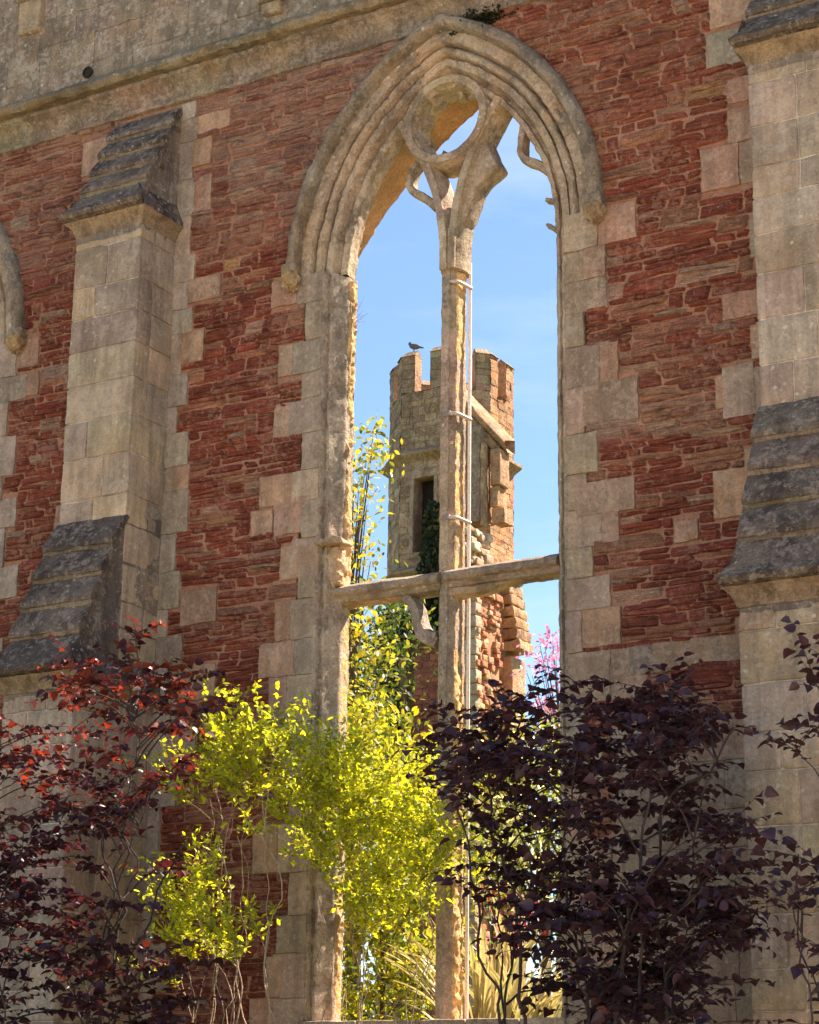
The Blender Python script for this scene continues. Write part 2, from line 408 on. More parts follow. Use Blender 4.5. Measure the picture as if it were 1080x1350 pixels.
# coursed rubble facing, stone by stone
def blocked(z0, z1):
    zm = (z0+z1)/2; iv = []
    for ax in (AX, W2):
        if z1 > SILL-.05:
            if zm < ZS-.22: iv.append((ax-1.56, ax+1.56))
            elif zm < ZS: iv.append((ax-1.86, ax+1.86))
            else:
                h = hw(zm, 1.97)
                if h > 0: iv.append((ax-h, ax+h))
    for b in (BL, BR): iv.append((b[0]+.02, b[1]-.02))
    for (x0, x1, a, b, c) in quoins:
        if min(z1, b)-max(z0, a) > .45*(z1-z0): iv.append((min(x0, x1), max(x0, x1)))
    return sorted(iv)
mb = MB()
def rstone(x0, x1, z0, z1, c, wob, seed):
    w, h = x1-x0, z1-z0
    nx = max(5, int(w/.032)); nz = max(6, int(h/.013))
    u = np.linspace(-1, 1, nx+1); v = np.linspace(-1, 1, nz+1); U, V = np.meshgrid(u, v, indexing='ij')
    # round the corners
    k = 1-.05*(np.abs(U)**4)*(np.abs(V)**4)
    X = (x0+x1)/2+U*k*w/2; Z = (z0+z1)/2+V*k*h/2
    sl = random.uniform(-.05, .05); Z = Z+(X-(x0+x1)/2)*sl+wob
    P = np.stack([X, np.zeros_like(X), Z], -1); q = P*np.array([1, 1, 1.])
    e = np.clip(1-np.abs(U)**16, 0, 1)*np.clip(1-np.abs(V)**9, 0, 1)
    prot = random.uniform(.003, .03)
    P[..., 1] = .016-e*(prot+.016)-e*.020*fbm(q*np.array([7., 1, 16.])+seed, 5, 3)-e*.016*np.abs(fbm(q*np.array([4., 1, 34.])+seed, 9, 2))-e*(random.uniform(-.02, .02)*U+random.uniform(-.015, .015)*V)
    d = vec_noise(q+seed*.37, 9., 21, 2); edge = np.maximum(np.abs(U)**4, np.abs(V)**4)
    P[..., 0] += d[..., 0]*.022*edge+V*random.uniform(-.02, .02)*np.abs(U)**3; P[..., 2] += d[..., 2]*.016*edge
    mb.grid(P, c, flip=True)
z = 0.; zend = 13.68; k = 0
while z < zend:
    h = random.choice((.055, .065, .075, .085, .095, .11, .12, .14, .17)); h = min(h, zend-z)
    if h < .05: break
    iv = blocked(z, z+h); x = XL; free = []
    for a, b in iv:
        if a > x: free.append((x, a))
        x = max(x, b)
    if x < XR: free.append((x, XR))
    for a, b in free:
        x = a
        while x < b-.03:
            w = random.choice((.14, .2, .26, .3, .36, .42, .5, .62))*random.uniform(.85, 1.25)*(.85+h*2.)
            if b-x-w < .09: w = b-x
            xm, zm = x+w/2, z+h/2
            m1 = float(fbm(np.array([xm*.5, 3., zm*.6]), 40)); m2 = float(fbm(np.array([xm*.35+9, 1., zm*.4]), 60))
            r = random.random()
            c = tint(RED, .22, .07)
            if r < .10+.25*max(0, m1): c = tint((.36, .18, .115), .2, .06)
            elif r < .16+.3*max(0, m1): c = tint((.42, .29, .21), .15, .05)
            elif r < .19: c = tint((.45, .27, .13), .12, .05)
            if zm > 11.4:
                f = min(1, (zm-10.9)/1.8)*(.7+.6*m2)*(1.15 if xm < -.5 else .75)*random.uniform(.3, 1.25)
                c = np.array(c)*(1-max(0, f))+np.array((.43, .325, .26) if xm < 0 else (.40, .20, .125))*max(0, f)
            elif xm > 1.5 and 8.3 < zm < 11.4:
                f = min(.9, (.45+.9*m2)*random.uniform(.2, 1.4)); c = np.array(c)*(1-max(0, f))+np.array((.45, .30, .215))*max(0, f)
            j = random.uniform(.002, .007)
            wob = .045*float(fbm(np.array([xm*.8, 0, zm*2.]), 80, 2))
            if h > .10 and random.random() < .4:
                hz = z+h*random.uniform(.4, .6)
                rstone(x+j, x+w-j, z+j*.7, hz-j*.5, c, wob, k); rstone(x+j, x+w-j, hz+j*.5, z+h-j*.7, tint(c, .12, .04), wob, k+.5)
            else: rstone(x+j, x+w-j, z+j*.7, z+h-j*.7, c, wob, k)
            k += 1; x += w
    z += h
mb.build('rubble_facing', M['rubble'], WALL)

# window surround: arch orders, jambs, rear splay
arcp = [(1.86, .03, 0), (1.85, -.015, 0), (1.72, -.022, 0), (1.708, .02, 0), (1.70, .09, 0), (1.685, .09, 0), (1.675, .03, 0), (1.655, .0, 0), (1.63, -.006, 0), (1.60, .01, 0), (1.585, .05, 0), (1.58, .12, 0), (1.56, .12, 0), (1.555, .075, 0),
        (1.475, .075, 0), (1.465, .10, 0), (1.455, .17, 0), (1.43, .205, 0), (1.405, .20, 0), (1.395, .15, 0), (1.345, .155, 0), (1.33, .18, 0), (1.33, .37, 0)]
jambp = [(1.545, .05, 0), (1.54, -.012, 0), (1.515, -.02, 0), (1.50, .0, 0), (1.49, .055, 0), (1.47, .06, 0), (1.455, .03, 0), (1.43, .035, 0), (1.36, .17, 0), (1.335, .20, 0), (1.33, .23, 0), (1.33, .38, 0)]
mb = MB()
sweep_arch(mb, opend(arcp, .022), n=80, base=(.41, .33, .24), block=.42, amp=.013, seed=1)
sweep_arch(mb, opend(jambp, .03), z0=SILL-.05, jamb=True, base=(.37, .32, .25), block=.5, amp=.010, seed=2, jamb_step=.06)
# broken ledge on the left jamb, just above the transom
p = at(430, 716); mb.box((p[0]-.13, -.05, p[2]-.02), (p[0]+.22, .2, p[2]+.05), seg=.04, bev=.02, amp=.03, tint=(.4, .31, .2), nsc=9.)
for (px, py, s) in ((440, 738, .12), (444, 752, .1), (436, 728, .08), (447, 765, .09)):
    p = at(px, py, .15); mb.box(p-np.array((s, .09, s)), p+np.array((s*.7, .1, s)), seg=.03, bev=.03, amp=.05, tint=(.44, .33, .2), nsc=11.)
def crag(mb, x, z0, z1, y0, y1, col, sd=0):
    Zg, Yg = np.meshgrid(np.arange(z0, z1, .022), np.linspace(y0, y1, 10), indexing='ij'); pg = np.stack([Zg*0+sd, Yg, Zg], -1)
    bk = np.floor(Zg/.31+.6*fbm(pg*1.3, 8)); ed = np.minimum(1, np.abs(Yg-y0)/.03)*np.minimum(1, np.abs(y1-Yg)/.03)
    nx_ = ed*(.012+.045*np.abs(fbm(pg*np.array((1, 9., 5.)), 15, 3))+.02*fbm(pg*26., 19, 2)+.012*np.sin(bk*7.1)); mk = np.clip(.7+1.4*fbm(np.stack([Zg*.9, Zg*0+sd, Zg*0], -1), 41, 3), .08, 1.15); nx_ = nx_*mk; pg[..., 1] += .012*fbm(pg*14., 23, 2); pg[..., 0] = x+nx_
    mb.grid(pg, col)
crag(mb, AX-1.338, SILL, 10.9, .225, .375, (.68, .45, .18), 4.)  # rough reveal edge, the gold of sunlight put into its colour
surround = mb.build('window_surround', M['mould'], WALL)
mb = MB()
rearp = [(1.33, .36, 0), (1.34, .40, .05), (1.38, .46, .35), (1.45, .52, .5), (1.6, .85, .75), (1.7, 1.12, .93), (1.78, 1.27, 1.), (1.80, 1.30, 1.02), (1.84, 1.31, 1.1)]
sweep_arch(mb, opend(rearp, .07), n=60, base=(.44, .25, .12), block=.5, amp=.008, seed=6)  # orange of bounced light painted into the soffit colour
sweep_arch(mb, opend(rearp, .07), z0=SILL-.05, jamb=True, base=(.42, .29, .16), block=.5, amp=.010, seed=7, jamb_step=.09)
mb.build('rear_arch', M['rear'], WALL)
# sill
mb = MB()
x = AX-1.6
while x < AX+1.6:
    w = min(random.uniform(.5, .8), AX+1.62-x); mb.box((x+.003, -.06, SILL-.32), (x+w-.003, 1.28, SILL), seg=.1, bev=.02, amp=.012, tint=tint((.4, .33, .24), .1, .04)); x += w
mb.build('window_sill', M['mould'], WALL)

# hood moulds with carved stops
def hood(ax, sides, label):
    global AX
    keep = AX; AX = ax
    hp = [(2.03, .04, 0), (2.02, -.07, 0), (1.99, -.13, 0), (1.94, -.155, 0), (1.89, -.14, 0), (1.865, -.09, 0), (1.86, -.03, 0), (1.835, .05, 0)]
    mb = MB()
    for s in sides: sweep_arch(mb, opend(hp, .03), n=60, base=(.27, .235, .18), block=.55, amp=.012, only=s, seed=9)
    o = mb.build('hood_mould', M['hood'], WALL); o['label'] = label
    for s in sides:
        mb = MB(); n = 30
        th, ph = np.meshgrid(np.linspace(0, 2*math.pi, n, endpoint=False), np.linspace(.03, math.pi-.03, n), indexing='ij')
        q = np.stack([np.sin(ph)*np.cos(th), np.sin(ph)*np.sin(th), np.cos(ph)], -1)
        r = 1+.16*np.abs(fbm(q*2.2+s*4, 31, 3))*1.6-.1; P = q*r[..., None]*np.array([.115, .13, .15])+np.array([AX+s*1.935, -.09, ZS-.03])
        # carved foliage lobes
        P = P+q*(.018*np.sin(th*6)*np.sin(ph*5))[..., None]
        mb.grid(P, tint((.36, .26, .13), .1), closed_u=True, flip=False)
        mb.box((AX+s*1.94-.10, -.16, ZS+.04), (AX+s*1.94+.10, .05, ZS+.16), seg=.03, bev=.03, amp=.014, tint=(.27, .23, .17))
        mb.build('hood_stop', M['hood'], o)
    AX = keep
hood(AX, (1, -1), 'dark lichened pointed hood mould over the traceried window')
hood(W2, (1,), 'end of another hood mould at the wall corner')
# the next window to the left: plain surround so the wall reads right from a step aside
keep = AX; AX = W2; mb = MB()
sweep_arch(mb, opend(arcp, .05), n=40, base=(.40, .33, .245), amp=.009, seed=1)
sweep_arch(mb, opend(jambp, .05), z0=SILL-.05, jamb=True, base=(.37, .32, .25), amp=.010, seed=2, jamb_step=.1)
sweep_arch(mb, opend(rearp, .1), n=40, base=(.44, .25, .12), amp=.008, seed=6)
sweep_arch(mb, opend(rearp, .1), z0=SILL-.05, jamb=True, base=(.42, .29, .16), amp=.010, seed=7, jamb_step=.15)
o = mb.build('window_surround', M['mould'], WALL); o['label'] = 'surround of the next window along the wall'; AX = keep

# tracery
TR = (.43, .35, .25)
TRA = bpy.data.objects.new('tracery', None); COL.objects.link(TRA); TRA.parent = WALL; TRA['label'] = 'weathered window tracery, its cusps mostly broken away'
mull = dens([(-.045, .185), (.045, .185), (.05, .215), (.10, .265), (.105, .46), (.06, .51), (-.06, .51), (-.105, .46), (-.10, .265), (-.05, .215)], .05)
mb = MB(); bar(mb, lerp([(AX-.03, SILL-.02), (AX-.03, 11.2)], 170), mull, base=TR, amp=.008, block=.9, seed=12)
# craggy broken edge left by the lost glazing; gold of the sunlit side painted in
crag(mb, AX+.066, 2.64, 10.75, .255, .45, (.68, .45, .18))
mb.build('mullion', M['mould'], TRA)
brn = dens([(-.045, .145), (.045, .145), (.05, .19), (.078, .23), (.095, .29), (.095, .45), (.05, .51), (-.05, .51), (-.095, .45), (-.095, .29), (-.078, .23), (-.05, .19)], .05)
for s in (-1, 1):
    pts = []
    for i in range(46):
        zz = 10.75+i*(12.70-10.75)/45; d = max(0, zz-10.9); R_ = 3.0
        pts.append((AX+s*(.05+R_-math.sqrt(R_*R_-d*d)), zz))
    mb = MB(); bar(mb, pts, brn, base=TR, amp=.005, block=.45, seed=14+s); mb.build('tracery_branch', M['mould'], TRA)
OC = (AX-.03, 12.585)
ring = dens([(-.05, .115), (.04, .115), (.045, .16), (.07, .19), (.075, .26), (.075, .50), (-.08, .50), (-.085, .26), (-.08, .19), (-.055, .16)], .05)
mb = MB(); bar(mb, [(OC[0]+.495*math.cos(a), OC[1]+.495*math.sin(a)) for a in np.linspace(0, 2*math.pi, 90, endpoint=False)], ring, closed=True, base=TR, amp=.005, block=.4, seed=20)
mb.build('oculus_ring', M['mould'], TRA)
# foiled inner plate of the oculus: lobes survive at the upper left, stumps elsewhere
mb = MB(); cusp = dens([(-.025, .30), (.025, .30), (.04, .33), (.04, .40), (.0, .42), (-.04, .40), (-.04, .33)], .04)
for a0, n in ((95, 1), (140, 1), (185, 1), (230, 1)):
    a = math.radians(a0); c = (OC[0]+.33*math.cos(a), OC[1]+.33*math.sin(a)); bar(mb, arcpts(c[0], c[1], .135, a0-105, a0+105, 16), cusp, base=(.36, .3, .22), amp=.008, seed=a0)
for a0 in (20, 50, 275, 320):
    a = math.radians(a0); bar(mb, lerp([(OC[0]+.47*math.cos(a), OC[1]+.47*math.sin(a)), (OC[0]+.37*math.cos(a+.1), OC[1]+.37*math.sin(a+.1))], 6), cusp, base=(.36, .3, .22), amp=.012, taper=lambda q: 1-.6*q, seed=a0)
mb.build('oculus_foils', M['mould'], TRA)
# surviving cusps of the two lights
def cuspbar(pts, t0=.9, t1=.55):
    mb = MB(); bar(mb, smooth(pts, 18), dens([(-.045, .26), (.045, .26), (.06, .3), (.06, .42), (.03, .47), (-.03, .47), (-.06, .42), (-.06, .3)], .04), base=(.36, .3, .225), amp=.010, taper=lambda q: t0+(t1-t0)*q); mb.build('cusp', M['mould'], TRA)
def q(px, py, y=.33): p = at(px, py, y); return (p[0], p[2])
def plate(pts, y0, y1, seed=0):
    P2_ = np.array([q(*p) for p in pts]); P2_ = lerp(np.vstack([P2_, P2_[:1]]), 48)[:-1]; c0 = P2_.mean(0); mb = MB(); m = len(P2_)
    rows = [(1., y0+.05), (.93, y0+.012), (.8, y0), (.4, y0-.004), (.001, y0)]; G = np.array([[(c0[0]+(p[0]-c0[0])*k, y, c0[1]+(p[1]-c0[1])*k) for p in P2_] for k, y in [(.001, y1), (.9, y1), (1., y1-.04)]+rows])
    G += vec_noise(G, 9., seed)*.008; mb.grid(G, tint((.38, .31, .225), .05), closed_v=True); mb.build('cusp', M['mould'], TRA)
plate([(630, 172), (646, 186), (653, 200), (657, 212), (665, 223), (657, 231), (645, 239), (634, 254), (627, 275), (619, 298), (606, 312), (606, 270), (616, 220)], .215, .48, 3)      # point on the right branch
cuspbar([q(562, 208), q(548, 220), q(541, 236), q(540, 250), q(548, 256), q(562, 261), q(578, 276)], .65, .8)      # small loop on the left branch
cuspbar([q(694, 155), q(690, 178), q(689, 192), q(686, 205), q(694, 215), q(708, 214), q(722, 224), q(738, 244)], .75, .8)      # loop high in the right light
cuspbar([q(756, 270), q(735, 267), q(721, 264)], .7, .35)
cuspbar([q(758, 310), q(736, 304), q(722, 296)], .75, .35)
# transom: two rounded bars and the broken head below
trs = dens([(-.115, .27), (-.10, .20), (-.05, .105), (.0, .09), (.03, .11), (.045, .16), (.095, .19), (.10, .24), (.10, .46), (-.09, .48)], .05)
for x0, x1, zc, dz in ((AX-1.50, AX-.06, 7.19, -.02), (AX+.02, AX+1.36, 7.20, .0)):
    mb = MB(); pts = lerp([(x0, zc-.01), (x1, zc+dz*.5)], 60); bar(mb, pts, trs, base=(.35, .29, .215), amp=.006, block=.7, seed=int(x0*10)+50); mb.build('transom', M['hood'], TRA)
mb = MB(); hb = dens([(-.05, .22), (.05, .22), (.07, .28), (.06, .42), (-.06, .42), (-.07, .28)], .05)
bar(mb, smooth([q(527, 784, .3), q(542, 790, .3), q(550, 803, .3), q(553, 818, .3), q(556, 832, .3), q(562, 838, .3), q(578, 843, .3)], 26), hb, base=(.36, .31, .25), amp=.008, taper=lambda u: .8+.35*u)
bar(mb, smooth([q(440, 797, .3), q(470, 789, .3), q(500, 786, .3), q(530, 786, .3)], 20), hb, base=(.42, .31, .19), amp=.010, taper=lambda u: 1.1-.5*u)
bar(mb, smooth([q(556, 836, .3), q(565, 843, .3), q(580, 848, .3)], 12), hb, base=(.4, .32, .24), amp=.012)
bar(mb, smooth([q(598, 780, .3), q(632, 779, .3), q(665, 770, .3), q(690, 758, .3)], 16), hb, base=(.42, .32, .2), amp=.014, taper=lambda u: 1.-.7*u)
mb.build('light_head', M['mould'], TRA)

# cornice and parapet
def run_x(mb, prof, x0, x1, base, block, amp, seed):
    xs = np.arange(x0, x1+.01, .07); P = np.zeros((len(xs), len(prof), 3)); C = np.zeros_like(P); e = -99; edges = []
    for i, x in enumerate(xs):
        if x > e: e = x+block*random.uniform(.6, 1.4); cur = tint(base, .15, .05); edges.append(i)
        for j, (y, zz) in enumerate(prof): P[i, j] = (x, y, zz)
        C[i] = cur
    P += vec_noise(P, 4., seed)*amp+vec_noise(P, 14., seed+2)*amp*.8
    for i in edges[1:]: P[i, :, 1] += .022
    mb.grid(P, C, flip=True)
mb = MB()
run_x(mb, opend([(.02, 13.66), (-.05, 13.67), (-.06, 13.72), (-.025, 13.74), (-.02, 13.80), (-.045, 13.90), (-.12, 13.965), (-.17, 13.985), (-.175, 14.03), (-.13, 14.035)], .03), XL, XR, (.265, .215, .16), .75, .012, 61)
mb.build('string_course', M['cornice'], WALL)
mb = MB()
run_x(mb, opend([(-.13, 14.03), (-.15, 14.06), (-.27, 14.05), (-.31, 14.085), (-.30, 14.15), (-.24, 14.22), (-.12, 14.30), (.0, 14.37), (.03, 14.40)], .03), XL, XR, (.25, .205, .125), .8, .022, 67)
mb.build('string_course_weathering', M['hood'], WALL)
mb = MB(); z = 14.24; r = 0
while z < ZTOP-.45:
    h = random.uniform(.34, .5); h = min(h, ZTOP-.4-z+.001); x = XL+random.uniform(-.4, 0)
    while x < XR:
        w = random.uniform(.45, 1.0); 
        c = tint((.32, .27, .21), .16, .04)
        if random.random() < .03: c = tint((.46, .33, .18), .1, .04)
        mb.box((max(x, XL)+.003, -.018+random.uniform(-.006, .006), z+.0015), (min(x+w, XR)-.0015, .1, z+h-.0015), seg=.08, bev=.006, amp=.014, tint=c, seed=5)
        x += w
    z += h
# coping and low merlons above the frame
x = XL
while x < XR:
    mb.box((x, -.12, ZTOP-.42), (x+1.0, 1.42, ZTOP-.22), seg=.2, bev=.03, amp=.015, tint=tint((.28, .25, .2), .1)); x += 1.004
for (px, py, w, h) in ((45, 20, .36, .3), (362, 12, .28, .1)):       # set-off stones standing proud of the parapet
    p = at(px, py); mb.box((p[0]-w/2, -.10, p[2]-h), (p[0]+w/2, .05, p[2]+h*.6), seg=.06, bev=.03, amp=.016, tint=tint((.36, .29, .19), .1))
    mb.box((p[0]-w/2-.06, -.16, p[2]+h*.6), (p[0]+w/2+.06, .05, p[2]+h*.6+.1), seg=.06, bev=.04, amp=.016, tint=tint((.25, .22, .16), .1))
mb.build('parapet', M['parapet'], WALL)
# drain pipe mouth in the parapet, the shade inside painted as a dark disc
mb = MB(); p = at(118, 97); a = np.linspace(0, 2*math.pi, 20, endpoint=False)
P = np.array([[(p[0]+r_*math.cos(t), y, p[2]+r_*math.sin(t)) for t in a] for r_, y in ((.075, -.02), (.078, -.05), (.062, -.05), (.058, -.027), (.001, -.026))]); mb.grid(P, (.03, .028, .025), closed_v=True)
mb.build('drain_hole', M['dark'], WALL)

# buttresses
def buttress(xr, seed, label, lowcol, upcol):
    x0, x1 = xr; mb = MB()
    def shaft(z0, z1, yf, cols, hs=(.30, .52)):
        mb.box((x0+.017, yf+.017, z0), (x1-.017, .05, z1), seg=.5, bev=.004, amp=0, tint=(.58, .53, .45))
        z = z0
        while z < z1:
            h = random.uniform(*hs)
            if z1-z-h < .18: h = z1-z
            cut = x0+(x1-x0)*random.choice((.35, .5, .62, .99)); c1 = tint(random.choice(cols), .13, .04); c2 = tint(random.choice(cols), .13, .04)
            jit = random.uniform(-.004, .004)
            dp = yf+(0-yf)*random.choice((.4, .6, .99))
            e = .005
            if cut > x1-.05: cut = x1
            mb.box((x0+e*0+jit, yf+jit, z+e), (cut-e*(cut < x1), dp-e, z+h-e), seg=.07, bev=.020, amp=.014, tint=c1, nsc=5., seed=seed)
            if cut < x1: mb.box((cut+e, yf-jit, z+e), (x1+jit, dp-e, z+h-e), seg=.07, bev=.020, amp=.014, tint=c2, nsc=5., seed=seed)
            if dp < -.05: mb.box((x0, dp+e, z+e), (x1-jit, .03, z+h-e), seg=.085, bev=.012, amp=.011, tint=tint(random.choice(cols), .13, .04), nsc=5., seed=seed)
            z += h
    shaft(0, 6.05, -P2, lowcol); shaft(6.05, 11.81, -P1, upcol); 
    # cores beneath the slopes
    def wedge(prof, c):
        P = np.array([[(x, y, z) for (y, z) in prof] for x in np.linspace(x0+.005, x1-.005, 12)]); P = P+vec_noise(P, 6., 3)*.006
        mb.grid(P, c, flip=False)
        for x, fl in ((x0+.005, 0), (x1-.005, 1)):
            v = np.array([(x, y, z) for (y, z) in prof]); n = len(v); f = [[0, i, i+1] for i in range(1, n-1)]
            f = np.array(f); mb.add(v, f if fl else f[:, ::-1], c)
    wedge([(.03, 6.0), (.03, 8.3), (-P1+.004, 8.19), (-P2-.02, 6.40), (-P2+.0, 6.0)], (.16, .14, .125))
    wedge([(.03, 11.7), (.03, 13.64), (-.02, 13.60), (-P1-.02, 12.12), (-P1+.0, 11.7)], (.2, .175, .15))
    B = mb.build('buttress', M['ashlar'], WALL); B['label'] = label
    # weatherings: stepped, lapped slabs, the lowest with a projecting drip over an ochre moulding
    for (ya, za, yb, zb, n) in ((-P1, 8.20, -P2-.06, 6.38, 5), (-.02, 13.60, -P1-.05, 12.10, 5)):
        mb = MB(); nx = 26; lips = []
        for i in range(n):
            t0, t1 = i/n, (i+1)/n; y0 = ya+(yb-ya)*t0; z0 = za+(zb-za)*t0; y1 = ya+(yb-ya)*t1; z1 = za+(zb-za)*t1
            dn = nrm((zb-za, -(yb-ya))) if False else nrm((-(za-zb), yb-ya)); dn = np.array((-(za-zb), (ya-yb)))
            dn = dn/np.linalg.norm(dn)                       # outward normal in (y, z)
            lip = .08; ov = .012
            last = (i == n-1)
            a = np.array((y0, z0))+dn*.0; b = np.array((y1, z1))+dn*lip
            xa, xb = x0-ov, x1+ov
            prof = [a-dn*.06, a, a*.75+b*.25+dn*.004, a*.5+b*.5+dn*.006, a*.25+b*.75+dn*.004, b]
            if last: tip = b+np.array((-.10, -.10)); prof += [b*.5+tip*.5+dn*.0, tip, tip+np.array((.03, -.05)), tip+np.array((.13, -.06))]
            else: prof += [b+np.array((.004, -.05)), b+np.array((.07, -.06))]
            P = np.zeros((nx, len(prof), 3))
            for k_, x in enumerate(np.linspace(xa, xb, nx)):
                for j, pr in enumerate(prof): P[k_, j] = (x, pr[0], pr[1])
            if last:                                          # drip flares sideways too
                xc = (xa+xb)/2
                fl = np.zeros(len(prof)); fl[6] = .5; fl[7] = 1.; fl[8] = .95; fl[9] = .6; fl[5] = .1
                P[..., 0] = xc+(P[..., 0]-xc)*(1+fl*.20)
            P += vec_noise(P, 5., seed+i)*.012+vec_noise(P, 15., seed+9)*.009
            c = tint((.15, .122, .098), .25, .03); mb.grid(P, c, flip=True)
            if not last: lips.append(b)
            for k_, fl_ in ((0, True), (nx-1, False)):
                v = P[k_]; m_ = len(v); ce = v.mean(0); vv = np.vstack([v, [ce]])
                f = np.array([(j, (j+1) % m_, m_) for j in range(m_)]); mb.add(vv, f if fl_ else f[:, ::-1], c)
        # return drip along the two sides
        zt = zb-.09
        for sx, xe in ((-1, x0), (1, x1)):
            ys = np.linspace(yb-.06, .02, 20); pr = [(-.01, .26), (.05, .12), (.105, .02), (.095, -.045), (.0, -.06)]
            P = np.array([[(xe+sx*dx, y, zt+dz) for dx, dz in pr] for y in ys]); P += vec_noise(P, 6., 8)*.012
            mb.grid(P, tint((.12, .105, .10), .1), flip=(sx < 0))
        w_ = mb.build('weathering', M['slab'], B)
        mb = MB()
        yfr = yb+.05
        pr = [(.115, -.045), (.085, -.075), (.045, -.11), (.02, -.17), (.006, -.22), (-.02, -.23)]      # cavetto under the drip
        loop = [(x0, .03, -1, 0), (x0, yfr, -1, -1), (x1, yfr, 1, -1), (x1, .03, 1, 0)]
        pts = []
        for (a, b) in zip(loop[:-1], loop[1:]):
            for t in np.linspace(0, 1, 14): pts.append([a[k_]+(b[k_]-a[k_])*t for k_ in range(4)])
        P = np.array([[(px+sx*d, py+sy*d, zt+dz) for d, dz in pr] for px, py, sx, sy in pts])
        # keep the mitre square: only the side's own normal pushes along straight runs
        N_ = 14
        for r_, (nx_, ny_) in enumerate(((-1, 0), (0, -1), (1, 0))):
            for i_ in range(N_):
                k_ = r_*N_+i_; px, py, sx, sy = pts[k_]
                for j, (d, dz) in enumerate(pr):
                    ex = nx_*d; ey = ny_*d
                    if r_ == 1: ex = d*(2*i_/(N_-1)-1)
                    if r_ == 0: ey = -d*i_/(N_-1)
                    if r_ == 2: ey = -d*(1-i_/(N_-1))
                    P[k_, j] = (px+ex, py+ey, zt+dz)
        P += vec_noise(P, 7., 19)*.008
        mb.grid(P, tint((.28, .215, .14), .1), flip=False)
        for b in lips:                                        # ochre bedding showing under each lip
            mb.box((x0-.004, b[0]+.016, b[1]-.10), (x1+.004, b[0]+.2, b[1]-.035), seg=.06, bev=.008, amp=.022, tint=tint((.19, .155, .105), .25))
        mb.build('drip_moulding', M['drip'], B)
    return B
buttress(BL, 5, 'left buttress, narrow grey shaft between two flights of dark sloping slabs', [BUFF, GREY, (.40, .335, .26), (.34, .28, .21)], [(.41, .335, .24), (.34, .285, .225), GREY, (.44, .35, .24)])
buttress(BR, 9, 'right buttress, broad buff shaft with lichened black slabs', [(.36, .295, .225), (.41, .32, .22), (.42, .33, .215)], [(.34, .285, .23), (.37, .31, .25), (.32, .27, .215)])

# iron stanchion behind the mullion
ROD = empty('glazing_rod', (AX+.125, .46, SILL), 'thin white iron rod clamped upright along the sunny side of the mullion', 'rod')
def tube(mb, pts, r, c, n=8, tap=None):
    pts = np.array(pts, float); tg = np.gradient(pts, axis=0); tg /= np.maximum(np.linalg.norm(tg, axis=1, keepdims=True), 1e-9)
    ref = np.where(np.abs(tg[:, 2:3]) > .9, np.array([[1., 0, 0]]), np.array([[0, 0, 1.]]))
    u = np.cross(tg, ref); u /= np.maximum(np.linalg.norm(u, axis=1, keepdims=True), 1e-9); w = np.cross(tg, u)
    a = np.linspace(0, 2*math.pi, n, endpoint=False)
    rr = np.full(len(pts), r) if tap is None else r*np.linspace(1, tap, len(pts))
    P = pts[:, None]+rr[:, None, None]*(np.cos(a)[None, :, None]*u[:, None]+np.sin(a)[None, :, None]*w[:, None])
    mb.grid(P, c, closed_v=True)
mb = MB(); tube(mb, lerp([(AX+.125, .46, SILL-.01), (AX+.125, .46, 10.9)], 20), .019, (.75, .7, .64), 10); mb.build('rod', M['iron'], ROD)
for zz in (10.6, 9.05, 7.87):
    mb = MB(); mb.box((AX-.05, .17, zz-.03), (AX+.04, .24, zz+.03), seg=.04, bev=.008, amp=.002, tint=(.2, .18, .17)); tube(mb, lerp([(AX+.02, .185, zz), (AX+.10, .22, zz), (AX+.14, .46, zz-.01)], 10), .022, (.45, .4, .36)); mb.build('clamp', M['iron'], ROD)

# ------------------------------------------------------------------ ground
def ground_sheet(name, lo, hi, z, mat, n=40, amp=.05):
    mb = MB(); X, Y = np.meshgrid(np.linspace(lo[0], hi[0], n), np.linspace(lo[1], hi[1], n), indexing='ij'); P = np.stack([X, Y, np.full_like(X, z)], -1)
    P[..., 2] += fbm(P*.15, 3)*amp; mb.grid(P, (1, 1, 1)); return tag(mb.build(name, mat), kind='structure')
ground_sheet('ground', (-900, -900), (900, 900), 0, ground_mat(), 8, 0)
ground_sheet('bounce_gravel', (-16, -60), (40, -6.5), .012, gravel_mat(), 20, .0)  # unseen pale gravel, added to bounce warm sunlight onto the wall

mb = MB(); X, Y = np.meshgrid(np.linspace(-30, 20, 60), np.linspace(1.36, 17, 30), indexing='ij')
Zb = 1.75*np.clip((17-Y)/6., 0, 1)+.12*fbm(np.stack([X, Y, X*0], -1)*.5, 3); Zb[:, -1] = .0; Zb[0] = 0; Zb[-1] = 0
mb.grid(np.stack([X, Y, Zb], -1), (1, 1, 1)); tag(mb.build('garden_bank', ground_mat()), kind='structure')
